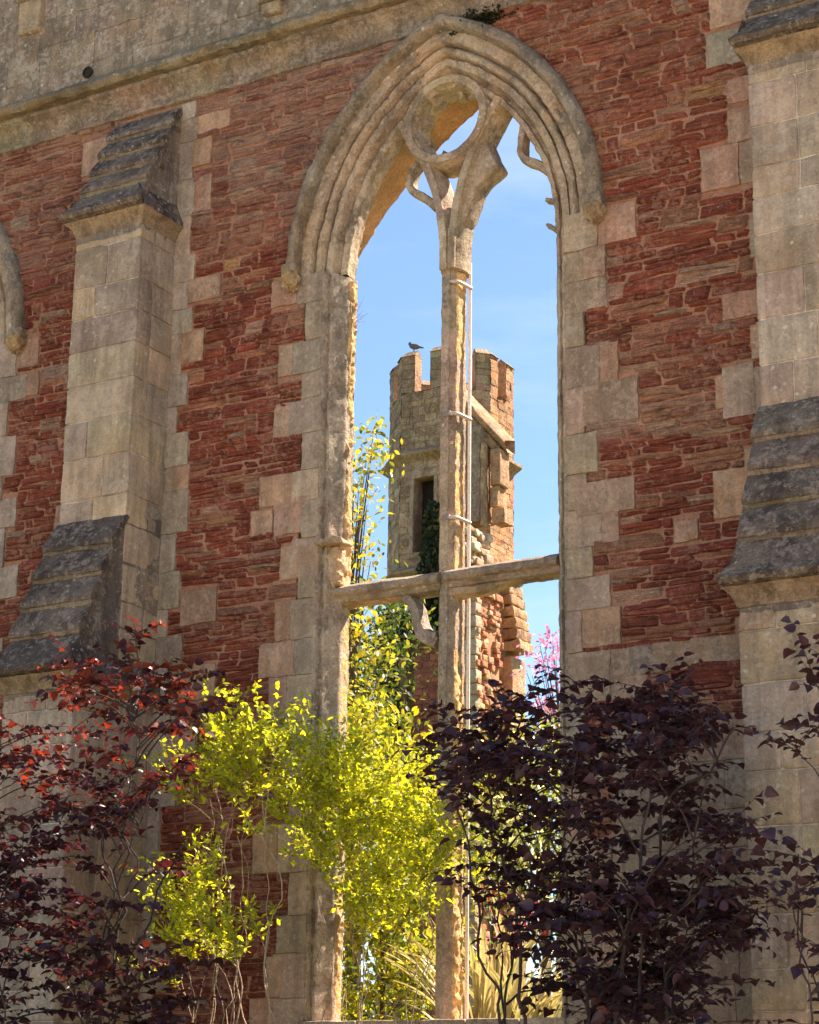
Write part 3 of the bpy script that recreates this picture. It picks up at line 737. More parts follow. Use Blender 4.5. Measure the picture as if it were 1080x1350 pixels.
# ------------------------------------------------------------------ leaves and plants
HEART = np.array([(0, 0, 0), (.34, .05, .10), (.47, .38, .13), (.28, .76, .05), (0, 1.1, -.2), (-.28, .76, .05), (-.47, .38, .13), (-.34, .05, .10), (0, .5, -.03)])
HEART_F = np.array([(0, 1, 8), (1, 2, 8), (2, 3, 8), (3, 4, 8), (4, 5, 8), (5, 6, 8), (6, 7, 8), (7, 0, 8)])
OVAL = np.array([(0, 0, 0), (.24, .35, .05), (.2, .7, .04), (0, 1, -.04), (-.2, .7, .04), (-.24, .35, .05), (0, .5, -.02)])
OVAL_F = np.array([(0, 1, 6), (1, 2, 6), (2, 3, 6), (3, 4, 6), (4, 5, 6), (5, 0, 6)])
def leaves(mb, pos, dirs, size, cols, shape=(HEART, HEART_F), up=None, flop=.5):
    pos = np.asarray(pos, float); n = len(pos)
    if n == 0: return
    d = np.asarray(dirs, float); d = d/np.maximum(np.linalg.norm(d, axis=1, keepdims=True), 1e-9)
    u = np.tile((0, 0, 1.), (n, 1)) if up is None else np.asarray(up, float)
    u = u+RNG.normal(0, flop, (n, 3)); s = np.cross(d, u); s /= np.maximum(np.linalg.norm(s, axis=1, keepdims=True), 1e-9); w = np.cross(s, d)
    T, Fc = shape; size = np.broadcast_to(np.asarray(size, float), (n,))
    V = pos[:, None]+size[:, None, None]*(T[None, :, 0:1]*s[:, None]+T[None, :, 1:2]*d[:, None]+T[None, :, 2:3]*w[:, None])
    k = len(T); idx = (np.arange(n)*k)[:, None, None]+Fc[None]
    mb.add(V.reshape(-1, 3), idx.reshape(-1, 3), np.repeat(np.asarray(cols, float), k, axis=0))
def bez(a, b, c, n):
    t = np.linspace(0, 1, n)[:, None]; return (1-t)**2*a+2*t*(1-t)*b+t*t*c
def colvar(base, n, v=.25, alt=None, pa=0.):
    c = np.array(base)[None]*(1+RNG.uniform(-v, v, (n, 1)))*(1+RNG.uniform(-.08, .08, (n, 3)))
    if alt is not None: m = RNG.random(n) < pa; c[m] = np.array(alt)*(1+RNG.uniform(-v, v, (m.sum(), 1)))
    return np.clip(c, .002, .95)
def inpoly(x, y, poly):
    r = False; n = len(poly); j = n-1
    for i in range(n):
        if (poly[i][1] > y) != (poly[j][1] > y) and x < (poly[j][0]-poly[i][0])*(y-poly[i][1])/(poly[j][1]-poly[i][1])+poly[i][0]: r = not r
        j = i
    return r

def shrub(name, label, cat, poly, ydep, yspread, bases, ntar, leafmat_, leafcol, lsize, per, barkcol, shape=(HEART, HEART_F), side=(.25, .6), alt=None, pa=0, stem_r=.02, droop=.25, tipz=None, leaf_frac=.5, group=None, nside=5, flop=.45, cluster=0, horiz=.6, nmain=12, wander=1., holes=False):
    """stems rise from the bases and arch out to points inside the crown outline; leafy side twigs along their outer part"""
    xs = [p[0] for p in poly]; ys = [p[1] for p in poly]; b0 = np.array(bases).mean(0)
    root = empty(name, (float(b0[0]), float(b0[1]), 0), label, cat, group or {'plum': 'purple shrubs along the wall', 'lime': 'yellow-green shrubs under the window'}[leafmat_])
    wood = MB(); lf = MB(); LP = []; LD = []
    def target():
        while True:
            px, py = random.uniform(min(xs), max(xs)), random.uniform(min(ys), max(ys))
            if inpoly(px, py, poly) and (not holes or float(fbm(np.array([px/75., py/75., ydep]), 3, 2)) > -.17):
                px += random.gauss(0, 13); py += random.gauss(34 if holes else 0, 13)
                T = at(px, py, ydep+random.uniform(-1, 1)*yspread)
                if T[2] > .3: return T
    mains = []
    for k_ in range(nmain):
        T = target(); b = np.array(min(bases, key=lambda b: abs(b[0]-T[0])+random.uniform(0, 1.2))+(0.,))+np.array((random.uniform(-.25, .25), random.uniform(-.25, .25), 0))
        mid = np.array((b[0]+(T[0]-b[0])*random.uniform(.15, .5), b[1]+(T[1]-b[1])*.4, T[2]*random.uniform(.5, .8)))
        n_ = 40; path = bez(b, mid, T, n_); w_ = np.linspace(0, 1, n_)
        path = path+vec_noise(path*np.array((.3, .3, 1.))+k_*9.1, 1.6, 5, 3)*(.32*np.sin(w_*2.2+.1))[:, None]*wander
        tube(wood, path, stem_r*random.uniform(.7, 1.3), tint(barkcol, .2), 6, .3); mains.append(path[8:])
    AM = np.vstack(mains)
    for k_ in range(ntar):
        T = target(); dd = np.linalg.norm((AM-T)*np.array((1, 1, .8)), axis=1)+np.where(AM[:, 2] > T[2]-.12, 1.2, 0)+RNG.uniform(0, .25, len(AM))
        o = AM[dd.argmin()]; D_ = T-o; L_ = np.linalg.norm(D_); m = o+D_*.5+np.array((0, 0, .16*L_))+RNG.normal(0, .07*L_, 3)
        T = T-np.array((0, 0, .1*L_*droop)); n_ = 22; path = bez(o, m, T, n_)+vec_noise(bez(o, m, T, n_)+k_*3.3, 3., 9, 2)*(.06*np.sin(np.linspace(0, 2.6, n_)))[:, None]*wander
        tube(wood, path, stem_r*.5*random.uniform(.6, 1.2), tint(barkcol, .2), 5, .3)
        st = int(22*(1-leaf_frac)); tl = path[-1]-path[-4]; tl /= np.linalg.norm(tl)
        tw = [path[st:]]
        for k2 in range(nside):
            i = random.randint(min(st, 18), 20); o = path[i]; h = nrm((random.uniform(-1, 1), random.uniform(-1, 1), random.uniform(-.1, .9)*(1-horiz))); d = nrm(tl*.6+h); L = random.uniform(*side)
            e = o+d*L; e[2] -= droop*L*.5; q_ = bez(o, o+d*L*.5+np.array((0, 0, .06*L)), e, 9); tube(wood, q_, stem_r*.22, tint(barkcol, .2), 4, .3); tw.append(q_)
        for q_ in tw:
            L = np.linalg.norm(np.diff(q_, axis=0), axis=1).sum(); nl = max(3, int(L*per))
            ts = np.linspace(.08, 1, nl); idx = ts*(len(q_)-1); i0 = np.minimum(idx.astype(int), len(q_)-2); fr = (idx-i0)[:, None]
            P = q_[i0]*(1-fr)+q_[i0+1]*fr; tg = q_[i0+1]-q_[i0]; tg /= np.maximum(np.linalg.norm(tg, axis=1, keepdims=True), 1e-9)
            sd = np.cross(tg, np.array((0, 0, 1.))); sd /= np.maximum(np.linalg.norm(sd, axis=1, keepdims=True), 1e-6)
            sg = np.where(np.arange(nl) % 2 == 0, 1, -1)[:, None]
            D = tg*.55+sd*sg*.9+RNG.normal(0, .3, (nl, 3)); D[:, 2] -= droop
            if cluster:
                for _ in range(cluster): LP.append(P+RNG.normal(0, .018, P.shape)); LD.append(D+RNG.normal(0, .8, D.shape))
            else: LP.append(P); LD.append(D)
    LP = np.vstack(LP); LD = np.vstack(LD); n = len(LP); cc = colvar(leafcol, n, .35, alt, pa)
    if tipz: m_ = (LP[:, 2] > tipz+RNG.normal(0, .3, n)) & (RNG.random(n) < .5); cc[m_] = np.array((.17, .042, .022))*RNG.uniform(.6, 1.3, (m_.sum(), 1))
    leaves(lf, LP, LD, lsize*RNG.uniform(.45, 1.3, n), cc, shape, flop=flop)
    wood.build('stems', M['bark'], root); lf.build('foliage', M[leafmat_], root)
    return root, n

PLUM = (.05, .017, .026)
shrub('plum_leaved_shrub', 'dark purple heart-leaved shrub in front of the left buttress, its top leaves glowing red', 'shrub',
      [(-60, 960), (20, 940), (80, 880), (120, 840), (220, 835), (245, 815), (275, 850), (300, 905), (285, 960), (250, 1010), (235, 1100), (200, 1180), (240, 1260), (260, 1360), (-60, 1360)],
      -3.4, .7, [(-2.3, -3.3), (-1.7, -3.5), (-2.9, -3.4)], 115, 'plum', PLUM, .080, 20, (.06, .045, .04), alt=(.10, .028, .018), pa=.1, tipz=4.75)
shrub('plum_leaved_shrub', 'dark purple heart-leaved shrub in front of the right half of the window', 'shrub',
      [(560, 960), (600, 975), (640, 925), (690, 905), (720, 925), (800, 880), (860, 905), (960, 930), (975, 1000), (985, 1100), (975, 1240), (930, 1350), (760, 1360), (730, 1300), (700, 1230), (650, 1190), (610, 1130), (600, 1060), (580, 1000)],
      -3.4, .7, [(2.7, -3.4), (3.2, -3.3), (2.3, -3.5)], 170, 'plum', (.056, .026, .036), .084, 19, (.06, .045, .045))
shrub('plum_leaved_shrub', 'dark purple shrub reaching in from the side over the right buttress', 'shrub',
      [(1010, 1010), (1080, 880), (1200, 850), (1300, 1000), (1300, 1350), (1100, 1330), (1040, 1290), (1080, 1220), (1000, 1200), (985, 1160), (1070, 1120), (1060, 1060)],
      -4.2, .4, [(5.6, -4.3), (5.9, -4.0)], 42, 'plum', (.056, .026, .036), .084, 19, (.06, .045, .045), nside=4)
LIME = (.50, .51, .03)
shrub('lime_leaved_shrub', 'yellow-green shrub with bare pale stems between the left purple shrub and the window', 'shrub',
      [(215, 1000), (280, 960), (290, 905), (330, 930), (360, 895), (385, 930), (370, 990), (350, 1040), (380, 1110), (330, 1150), (320, 1210), (270, 1240), (205, 1200), (215, 1150), (280, 1100), (240, 1040)],
      -1.5, .35, [(-1.75, -1.4), (-1.2, -1.5)], 44, 'lime', LIME, .074, 18, (.42, .33, .22), shape=(OVAL, OVAL_F), side=(.22, .6), alt=(.28, .31, .04), pa=.3, stem_r=.009, leaf_frac=.55, nside=8, cluster=2, droop=-.15, nmain=13, wander=.8, horiz=.1, holes=True)
shrub('lime_leaved_shrub', 'bushier yellow-green shrub glowing in the sun across the foot of the mullion', 'shrub',
      [(375, 1000), (410, 975), (450, 960), (480, 950), (510, 970), (545, 1000), (570, 1050), (585, 1090), (600, 1135), (560, 1170), (520, 1190), (470, 1180), (430, 1160), (395, 1120), (375, 1060)],
      -.9, .35, [(-.8, -.85), (-.2, -1.0)], 80, 'lime', LIME, .074, 18, (.40, .31, .2), shape=(OVAL, OVAL_F), side=(.22, .62), alt=(.28, .32, .04), pa=.3, stem_r=.009, leaf_frac=.55, nside=8, cluster=2, droop=-.15, nmain=10, wander=.8, horiz=.1, holes=True)

# ------------------------------------------------------------------ garden beyond the wall
def leafy_tree(name, label, cat, poly, y, ysp, base, n_br, n_leaf, lsize, lcol, lm='leaf', alt=None, pa=0., clump=.35, trunk_r=.12, barkcol=(.1, .08, .06), shape=(OVAL, OVAL_F), group=None, per_clump=26):
    root = empty(name, (float(base[0]), float(base[1]), 0), label, cat, group); wood = MB(); lf = MB(); xs = [p[0] for p in poly]; ys = [p[1] for p in poly]
    top = at((min(xs)+max(xs))/2, min(ys), y); B = np.array((base[0], base[1], 0.)); ax = bez(B, np.array((B[0], B[1], top[2]*.5)), np.array((top[0], y, top[2]*.97)), 24)
    tube(wood, ax, trunk_r, barkcol, 8, .12); LP = []; c = 0; tot = 0
    while tot < n_leaf:
        px, py = random.uniform(min(xs), max(xs)), random.uniform(min(ys), max(ys))
        if not inpoly(px, py, poly): continue
        T = at(px, py, y+random.uniform(-1, 1)*ysp)
        if c < n_br:
            i = int(np.clip(np.searchsorted(ax[:, 2], T[2]*.75), 2, 22)); tube(wood, bez(ax[i], (ax[i]+T)/2+np.array((0, 0, .2)), T, 8), trunk_r*.25, barkcol, 4, .2)
        c += 1; m = int(per_clump*random.uniform(.5, 1.5)); tot += m
        LP.append(T+RNG.normal(0, clump, (m, 3))*np.array((1, 1, .7)))
    LP = np.vstack(LP); n = len(LP); leaves(lf, LP, RNG.normal(0, 1, (n, 3))+np.array((0, 0, -.2)), lsize*RNG.uniform(.6, 1.3, n), colvar(lcol, n, .3, alt, pa), shape, flop=.8)
    wood.build('trunk', M['bark'], root); lf.build('crown', M[lm], root); return root
def gx(px, y): return float(at(px, 1300, y)[0]), y
leafy_tree('slender_tree', 'tall slim young tree with sparse yellow-green leaves left of the turret', 'tree', [(440, 690), (452, 640), (478, 575), (492, 560), (500, 600), (490, 660), (496, 740), (478, 790), (500, 850), (500, 990), (420, 990), (420, 740)], 12., 1.2, gx(462, 12.), 60, 2400, .13, (.30, .25, .03), alt=(.12, .14, .02), pa=.3, clump=.22, per_clump=14)
leafy_tree('evergreen_tree', 'dark green tree with yellow tips beside the turret foot', 'tree', [(400, 800), (470, 830), (500, 800), (525, 790), (545, 830), (530, 880), (500, 960), (520, 1000), (400, 1000)], 20., 1.6, gx(470, 20.), 40, 4200, .16, (.035, .055, .016), alt=(.2, .2, .03), pa=.22, clump=.4, trunk_r=.18)
leafy_tree('pink_blossom_tree', 'bright pink blossom tree showing beside the right window jamb', 'tree', [(690, 890), (705, 850), (725, 835), (760, 840), (800, 900), (800, 980), (690, 980), (698, 930)], 26., 1.5, gx(735, 26.), 50, 1100, .14, (.58, .2, .33), 'petal', alt=(.72, .45, .55), pa=.3, clump=.2, per_clump=12)
leafy_tree('white_blossom_bush', 'pale flowering bush behind the right light, below the pink tree', 'bush', [(640, 1010), (680, 960), (720, 940), (800, 960), (800, 1200), (640, 1200)], 9., 1.2, gx(720, 9.), 40, 3600, .11, (.16, .18, .04), alt=(.72, .68, .58), pa=.3, clump=.25)
leafy_tree('yellow_green_bush', 'sunlit yellow-green bush standing behind the left lower light', 'bush', [(420, 960), (470, 900), (560, 990), (600, 1010), (600, 1360), (420, 1360)], 3.4, .8, gx(505, 3.4), 40, 9000, .10, (.34, .32, .03), 'lime', alt=(.10, .14, .02), pa=.3, clump=.2, trunk_r=.05)
leafy_tree('golden_bush', 'golden-leaved bush at the foot of the turret behind the right light', 'bush', [(610, 1010), (640, 960), (670, 950), (690, 1000), (680, 1180), (610, 1180)], 14., 1., gx(650, 14.), 30, 2400, .12, (.27, .23, .04), 'lime', alt=(.14, .15, .03), pa=.3, clump=.3, trunk_r=.06)
leafy_tree('red_leaved_bush', 'small bush with crimson leaves low behind the right light', 'bush', [(640, 1160), (690, 1150), (730, 1180), (720, 1240), (650, 1230)], 4.4, .5, gx(690, 4.4), 16, 200, .08, (.16, .02, .02), 'plum', alt=(.12, .015, .02), pa=.4, clump=.14, trunk_r=.03)
# distant tree line beyond the garden
TL = MB(); lp = []
for x in np.arange(-190, 60, 5.):
    yy = 95+random.uniform(-12, 12); hh = random.uniform(7, 10.5); m = 360
    a = RNG.normal(0, 1, (m, 3)); a /= np.linalg.norm(a, axis=1, keepdims=True); lp.append(np.array((x, yy, hh*.55))+a*np.array((4.6, 4., hh*.48))*RNG.uniform(.55, 1.05, (m, 1)))
lp = np.vstack(lp); leaves(TL, lp, RNG.normal(0, 1, (len(lp), 3)), 1.1*RNG.uniform(.6, 1.3, len(lp)), colvar((.05, .07, .022), len(lp), .3, (.14, .15, .04), .25), (OVAL*np.array((1.7, 1, 1)), OVAL_F), flop=1.)
tag(TL.build('distant_woods', M['leaf']), 'far line of green trees beyond the garden', 'woods', kind='stuff')

# phormium: sword leaves
def flax(base, label, n, L0, spread):
    root = empty('flax_plant', base, label, 'plant', 'variegated flax plants behind the window sill'); mb = MB()
    for i in range(n):
        a = random.uniform(0, 2*math.pi); L = L0*random.uniform(.7, 1.15); lean = spread*random.uniform(.15, 1.); d = np.array((math.cos(a), math.sin(a), 0))
        b = np.array(base)+d*random.uniform(.02, .18); e = b+d*L*lean+np.array((0, 0, L*math.sqrt(max(.05, 1-lean*lean))*random.uniform(.75, 1.))); m = b+d*L*lean*.25+np.array((0, 0, L*.62)); q_ = bez(b, m, e, 14)
        s = np.cross(d, (0, 0, 1.)); w = .045*np.array([.6, .8, .95, 1, 1, 1, .98, .95, .9, .8, .66, .48, .28, .04])
        P = np.stack([q_-s*w[:, None], q_+np.array((0, 0, -.012)), q_+s*w[:, None]], 1); c1 = tint(random.choice(((.30, .26, .12), (.17, .19, .07), (.38, .33, .18), (.24, .16, .08))), .15); C = np.zeros_like(P); C[:, 0] = tint((.5, .43, .26), .1); C[:, 2] = C[:, 0]; C[:, 1] = c1
        mb.grid(P, C)
    mb.build('leaves', M['flax'], root)
for px, y, L, n, lab in ((640, 2.6, 2.9, 75, 'cream-edged flax with arching sword leaves right beside the mullion foot'), (700, 3.2, 2.8, 70, 'cream-edged flax with sword leaves half hidden by the right purple shrub')):
    p = at(px, 1330, y); flax((float(p[0]), y, 1.7), lab, n, L*.82, .68)

# bare bushes stems seen through left light come from the bushes; dead twigs on the left jamb
mb = MB(); j = at(463, 428, .36)
for i in range(14):
    d = nrm((random.uniform(.2, 1), random.uniform(-.6, .4), random.uniform(-.15, .8))); L = random.uniform(.12, .38); tube(mb, bez(j+np.array((-.04, 0, random.uniform(-.03, .1))), j+d*L*.5, j+d*L+np.array((0, 0, random.uniform(-.04, .04))), 6), .0035, (.3, .22, .2), 4, .4)
tag(mb.build('dead_twig', M['bark']), 'tuft of thin dead twigs sprouting from the left window jamb', 'twigs')
mb = MB(); pm = at(634, 26, -.02); P = pm+RNG.normal(0, 1, (420, 3))*np.array((.16, .04, .06)); P[:, 1] = np.minimum(P[:, 1], -.02)  # tuft of moss on the wall, built from tiny leaves
leaves(mb, P, RNG.normal(0, 1, (420, 3))+np.array((0, -.6, -.3)), .06, colvar((.035, .035, .018), 420, .4), (OVAL, OVAL_F), flop=1.)
tag(mb.build('moss_tuft', M['leaf']), 'dark little tuft rooted in the wall just above the arch point', 'plant')

# ------------------------------------------------------------------ turret
TY = 34.
tc = at(594, 700, TY); TXc = float(tc[0])
def zt(px, py, y): return float(at(px, py, y)[2])
dep = (np.array([TXc, TY, tc[2]])-CAM)@(RW@np.array((0, 0, -1.))); PM = F/dep            # px per metre there
TR_ = 83.5/PM
ztop = zt(594, 468, TY-TR_)+.30; zstr = zt(594, 590, TY-TR_); zled = zt(560, 752, TY-TR_)
TUR = empty('octagonal_turret', (TXc, TY, 0), 'battlemented octagonal stone stair turret with a dark doorway seen through the window', 'turret')
def oct_pts(r, off=22.5): return [(TXc+r*math.cos(math.radians(off+45*i)), TY+r*math.sin(math.radians(off+45*i))) for i in range(8)]
def face_grid(mb, a, b, z0, z1, c, amp=.035, seg=.12, hole=None, seed=0):
    """one turret face as coursed blocks with optional opening (u0,u1,zlo,zhi)"""
    a = np.array(a); b = np.array(b); L = np.linalg.norm(b-a); d = (b-a)/L; nrm_ = np.array((d[1], -d[0])); z = z0
    while z < z1-.01:
        h = random.uniform(.16, .3); h = min(h, z1-z); u = 0.
        if z1-z-h < .1: h = z1-z
        while u < L-.01:
            w = random.uniform(.25, .55)
            if L-u-w < .15: w = L-u
            segs = [(u, u+w)]
            if hole and z+h*.5 > hole[2] and z+h*.5 < hole[3]:
                segs = []
                if u < hole[0]: segs.append((u, min(u+w, hole[0])))
                if u+w > hole[1]: segs.append((max(u, hole[1]), u+w))
            for (s0, s1) in segs:
                if s1-s0 < .02: continue
                nu = max(2, int((s1-s0)/seg)); nz = max(2, int(h/seg)); U, V = np.meshgrid(np.linspace(s0+.006, s1-.006, nu+1), np.linspace(z+.006, z+h-.006, nz+1), indexing='ij')
                P = np.stack([a[0]+d[0]*U, a[1]+d[1]*U, V], -1); o = random.uniform(-.008, .012); P += np.array((nrm_[0], nrm_[1], 0))*o; P += vec_noise(P, 5., seed)*amp
                mb.grid(P, tint(c, .3, .08))
            u += w
        z += h
def octring(mb, prof, c, amp=.01):
    P = []
    for i in range(8):
        for t in np.linspace(0, 1, 6, endpoint=False):
            row = []
            for r, z in prof:
                o = oct_pts(r); p0 = np.array(o[i]); p1 = np.array(o[(i+1) % 8]); q_ = p0+(p1-p0)*t; row.append((q_[0], q_[1], z))
            P.append(row)
    P = np.array(P); P += vec_noise(P, 4., 4)*amp; mb.grid(P, tint(c, .05), closed_u=True)
o = oct_pts(TR_); side = np.linalg.norm(np.array(o[0])-np.array(o[1]))
TB = (.42, .315, .225)
mb = MB(); inner = MB()
# opening in the face turned to -y (i = 5: between 247.5 and 292.5 deg)
du0, du1 = side*.33, side*.80; dz0, dz1 = zt(552, 727, TY-TR_), zt(552, 628, TY-TR_)
crn = (side*.32, side*.68)
zc0 = ztop-1.2
FC = lambda i, c: c if i in (4, 5, 6) else tuple(np.array(c)*np.array((1.12, .77, .52)))      # warm sunlight painted into the colour of all but the shaded front faces
for i in range(8):
    a, b = o[i], o[(i+1) % 8]
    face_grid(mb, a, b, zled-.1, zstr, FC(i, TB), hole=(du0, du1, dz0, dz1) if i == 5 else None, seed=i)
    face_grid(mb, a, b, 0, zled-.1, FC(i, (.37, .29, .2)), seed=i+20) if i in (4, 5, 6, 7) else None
body = mb.build('turret_body', M['turret'], TUR)
# backing drum so joints are mortar; shade inside the doorway painted as a dark core
octring(inner, [(TR_-.03, 0), (TR_-.03, dz0-.05)], (.42, .34, .24), 0); octring(inner, [(TR_-.03, dz1+.05), (TR_-.03, zc0)], (.42, .34, .24), 0)
for i in range(8):
    if i == 5:
        a = np.array(o[5]); b = np.array(o[6]); d = (b-a)/side
        for s0, s1 in ((0, du0), (du1, side)):
            P = np.array([[(a[0]+d[0]*s, a[1]+.03+d[1]*s, z) for s in (s0, s1)] for z in (dz0-.05, dz1+.05)]); inner.grid(P, (.42, .34, .24))
        for s in (du0, du1):
            P = np.array([[(a[0]+d[0]*s, a[1]+yy, z) for yy in (.0, .5)] for z in (dz0-.05, dz1+.05)]); inner.grid(P, (.36, .27, .18))
        P = np.array([[(a[0]+d[0]*s, a[1]+yy, dz1+.03) for s in (du0-.1, du1+.1)] for yy in (.0, .5)]); inner.grid(P, (.36, .27, .18))
    else:
        a, b = oct_pts(TR_-.03)[i], oct_pts(TR_-.03)[(i+1) % 8]; inner.grid(np.array([[(a[0], a[1], z), (b[0], b[1], z)] for z in (dz0-.05, dz1+.05)]), (.42, .34, .24))
core_ = MB(); octring(core_, [(TR_-.6, 0), (TR_-.6, zc0-.12)], (.03, .025, .02), 0); core_.build('inner_shade_drum', M['dark'], TUR); octring(inner, [(TR_-.03, zc0-.1), (.01, zc0-.02)], (.2, .16, .11), 0)  # unseen cap added on top to keep daylight out of the doorway
inner.build('inner_shell', M['turret'], TUR)
mb = MB()
# door frame: jambs, lintel, sill
a = np.array(o[5]); 
for (s0, s1, z0, z1) in ((du0-.13, du0, dz0, dz1), (du1, du1+.13, dz0, dz1), (du0-.2, du1+.2, dz1, dz1+.22), (du0-.22, du1+.2, dz0-.16, dz0)):
    mb.box((a[0]+s0, a[1]-.035, z0), (a[0]+s1, a[1]+.25, z1), seg=.1, bev=.02, amp=.012, tint=tint((.42, .34, .25), .08))
mb.build('doorway', M['turret'], TUR)
mb = MB()
for zz, e, nm_ in ((zstr, .27, 'string_course'), (zled, .30, 'ledge')):
    mb = MB()
    octring(mb, [(TR_-.02, zz-.26), (TR_+.02, zz-.2), (TR_+e*.8, zz-.06), (TR_+e, zz-.02), (TR_+e, zz+.05), (TR_+e*.5, zz+.14), (TR_-.02, zz+.24)], (.33, .26, .17), .02); mb.build(nm_, M['turret'], TUR)
# parapet and merlons (the crenels sit in the middle of each face)
mb = MB()
for i in range(8):
    a, b = np.array(o[i]), np.array(o[(i+1) % 8]); d = (b-a)/side
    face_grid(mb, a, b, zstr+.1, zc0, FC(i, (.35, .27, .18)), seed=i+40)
    P = np.array([[(*(np.array(p_)), z) for z in (zstr, zc0)] for p_ in (oct_pts(TR_-.4)[i], oct_pts(TR_-.4)[(i+1) % 8])]); mb.grid(P, (.4, .3, .2))
    for s0, s1 in ((0, crn[0]), (crn[1], side)):
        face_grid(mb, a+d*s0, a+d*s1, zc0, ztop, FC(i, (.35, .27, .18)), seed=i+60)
        nin = np.array((-d[1], d[0])); th = .38
        A, B = a+d*s0, a+d*s1; Ai, Bi = A+nin*th, B+nin*th
        if s0 == 0: Ai = A+nin*th+d*th*.41
        else: Bi = B+nin*th-d*th*.41
        def quad(p, q_, r_, s_, c): 
            V = np.array([p, q_, r_, s_]); P = np.array([[V[0]*(1-u)*(1-v)+V[1]*u*(1-v)+V[2]*u*v+V[3]*(1-u)*v for v in np.linspace(0, 1, 6)] for u in np.linspace(0, 1, 6)]); P += vec_noise(P, 6., 3)*.012; mb.grid(P, c)
        h3 = lambda p, z: np.array((p[0], p[1], z))
        quad(h3(Ai, zc0), h3(Bi, zc0), h3(Bi, ztop), h3(Ai, ztop), (.4, .28, .17))
        if s0 == 0: quad(h3(B, zc0), h3(Bi, zc0), h3(Bi, ztop), h3(B, ztop), (.46, .30, .18))
        else: quad(h3(A, zc0), h3(Ai, zc0), h3(Ai, ztop), h3(A, ztop), (.46, .30, .18))
        # coping: gabled cap
        ex = .05; m0, m1 = (A+Ai)/2, (B+Bi)/2; on = -nin*ex
        quad(h3(A+on, ztop-.02), h3(B+on, ztop-.02), h3(m1, ztop+.2), h3(m0, ztop+.2), (.27, .22, .16)); quad(h3(Ai-on, ztop-.02), h3(Bi-on, ztop-.02), h3(m1, ztop+.2), h3(m0, ztop+.2), (.27, .22, .16))
        e0, e1 = ((m1, B+on, Bi-on) if s0 == 0 else (m0, A+on, Ai-on))[1:], None
        mm = m1 if s0 == 0 else m0
        mb.add(np.array([h3(mm, ztop+.2), h3(e0[0], ztop-.02), h3(e0[1], ztop-.02)]), np.array([[0, 1, 2]]), (.3, .24, .17))
    A, B = a+d*crn[0], a+d*crn[1]; nin = np.array((-d[1], d[0])); quad(h3(A-nin*.05, zc0-.02), h3(B-nin*.05, zc0-.02), h3(B+nin*.4, zc0+.14), h3(A+nin*.4, zc0+.14), (.25, .2, .14))
mb.build('parapet', M['turret'], TUR)

# broken hall wall still bonded to the turret
def blockwall(mb, lo, hi, c, h=(.12, .22), w=(.2, .45), amp=.03, rough_top=0., ends=True, proud=.02):
    x0, y0, z0 = lo; x1, y1, z1 = hi; z = z0
    mb.box((x0+.03, y0+.03, z0), (x1-.03, y1-.03, z1-.05), seg=.6, bev=.01, amp=.0, tint=np.array(c)*1.05)
    while z < z1:
        hh = random.uniform(*h); hh = min(hh, z1-z+.02); x = x0
        while x < x1-.02:
            ww = min(random.uniform(*w), x1-x); mb.box((x+.008, y0+random.uniform(-proud, proud), z+.006), (x+ww-.008, y0+.2, z+hh-.006), seg=.1, bev=.025, amp=amp*.5, tint=tint(c, .25, .08), seed=3); x += ww
        y = y0
        while ends and y < y1-.02:
            ww = min(random.uniform(*w)*.8, y1-y); e = random.uniform(-.10, .12); mb.box((x1-.25, y+.008, z+.006), (x1+e, y+ww-.008, z+hh-.006), seg=.07, bev=.03, amp=amp, tint=tint(c if random.random() < .6 else random.choice(((.42, .26, .14), (.36, .2, .11), (.46, .33, .2))), .3, .1), nsc=8., seed=5); y += ww
        z += hh
ys0 = TY-TR_-1.3; pe = at(626, 900, ys0); xe = float(pe[0])
zst = zt(640, 770, ys0)
mb = MB(); xw = float(at(590, 900, ys0)[0]); blockwall(mb, (xw, ys0, 0), (xe, ys0+1.5, zst), (.38, .16, .085))
mb.build('broken_wall_end', M['turret_rubble'], TUR)
mb = MB(); z = 0                                                     # ashlar quoins at the front corner of the broken wall
while z < zst:
    hh = random.uniform(.3, .45); mb.box((xe-random.uniform(.25, .5), ys0-.05, z+.01), (xe+random.uniform(.02, .1), ys0+random.uniform(.12, .3), z+hh-.01), seg=.1, bev=.03, amp=.02, tint=tint((.42, .34, .24), .15, .05)); z += hh
# ruined upper part: jagged stones stepping up against the turret
zz1 = zt(640, 692, ys0)
for i in range(120):
    t = random.random(); zz = zst-.1+(zz1-zst+.2)*t; s = random.uniform(.10, .22); xx = random.uniform(xw+.25, xe-.12-.2*t); yy = ys0+random.uniform(.0, 1.4)
    mb.box((xx-s, yy-s, zz-s*.6), (xx+s, yy+s, zz+s*.6), seg=.08, bev=.05, amp=.05, tint=tint(random.choice(((.42, .33, .23), (.4, .2, .11), (.48, .4, .3), (.34, .27, .18))), .15, .06), nsc=5., seed=i)
mb.build('ruined_top', M['turret_rubble'], TUR)
mb = MB()                                                            # tall jamb with recess and the sloping crease course above
def tb(pxa, pya, pxb, pyb, y, th, c, amp=.02):
    A = at(pxa, pyb, y); B = at(pxb, pya, y); x0, x1 = sorted((float(A[0]), float(B[0]))); mb.box((x0, y, float(A[2])), (x1, y+th, float(B[2])), seg=.12, bev=.03, amp=amp, tint=tint(c, .06))
yf = TY-TR_-.12
tb(606, 560, 633, 690, yf, .7, (.27, .23, .17)); tb(633, 582, 637, 692, yf+.0, .3, (.44, .32, .2)); tb(637, 585, 646, 690, yf+.55, .4, (.36, .2, .11)); tb(646, 590, 659, 640, yf+.25, .6, (.44, .29, .17)); tb(646, 640, 656, 668, yf+.3, .6, (.42, .25, .14), .04)
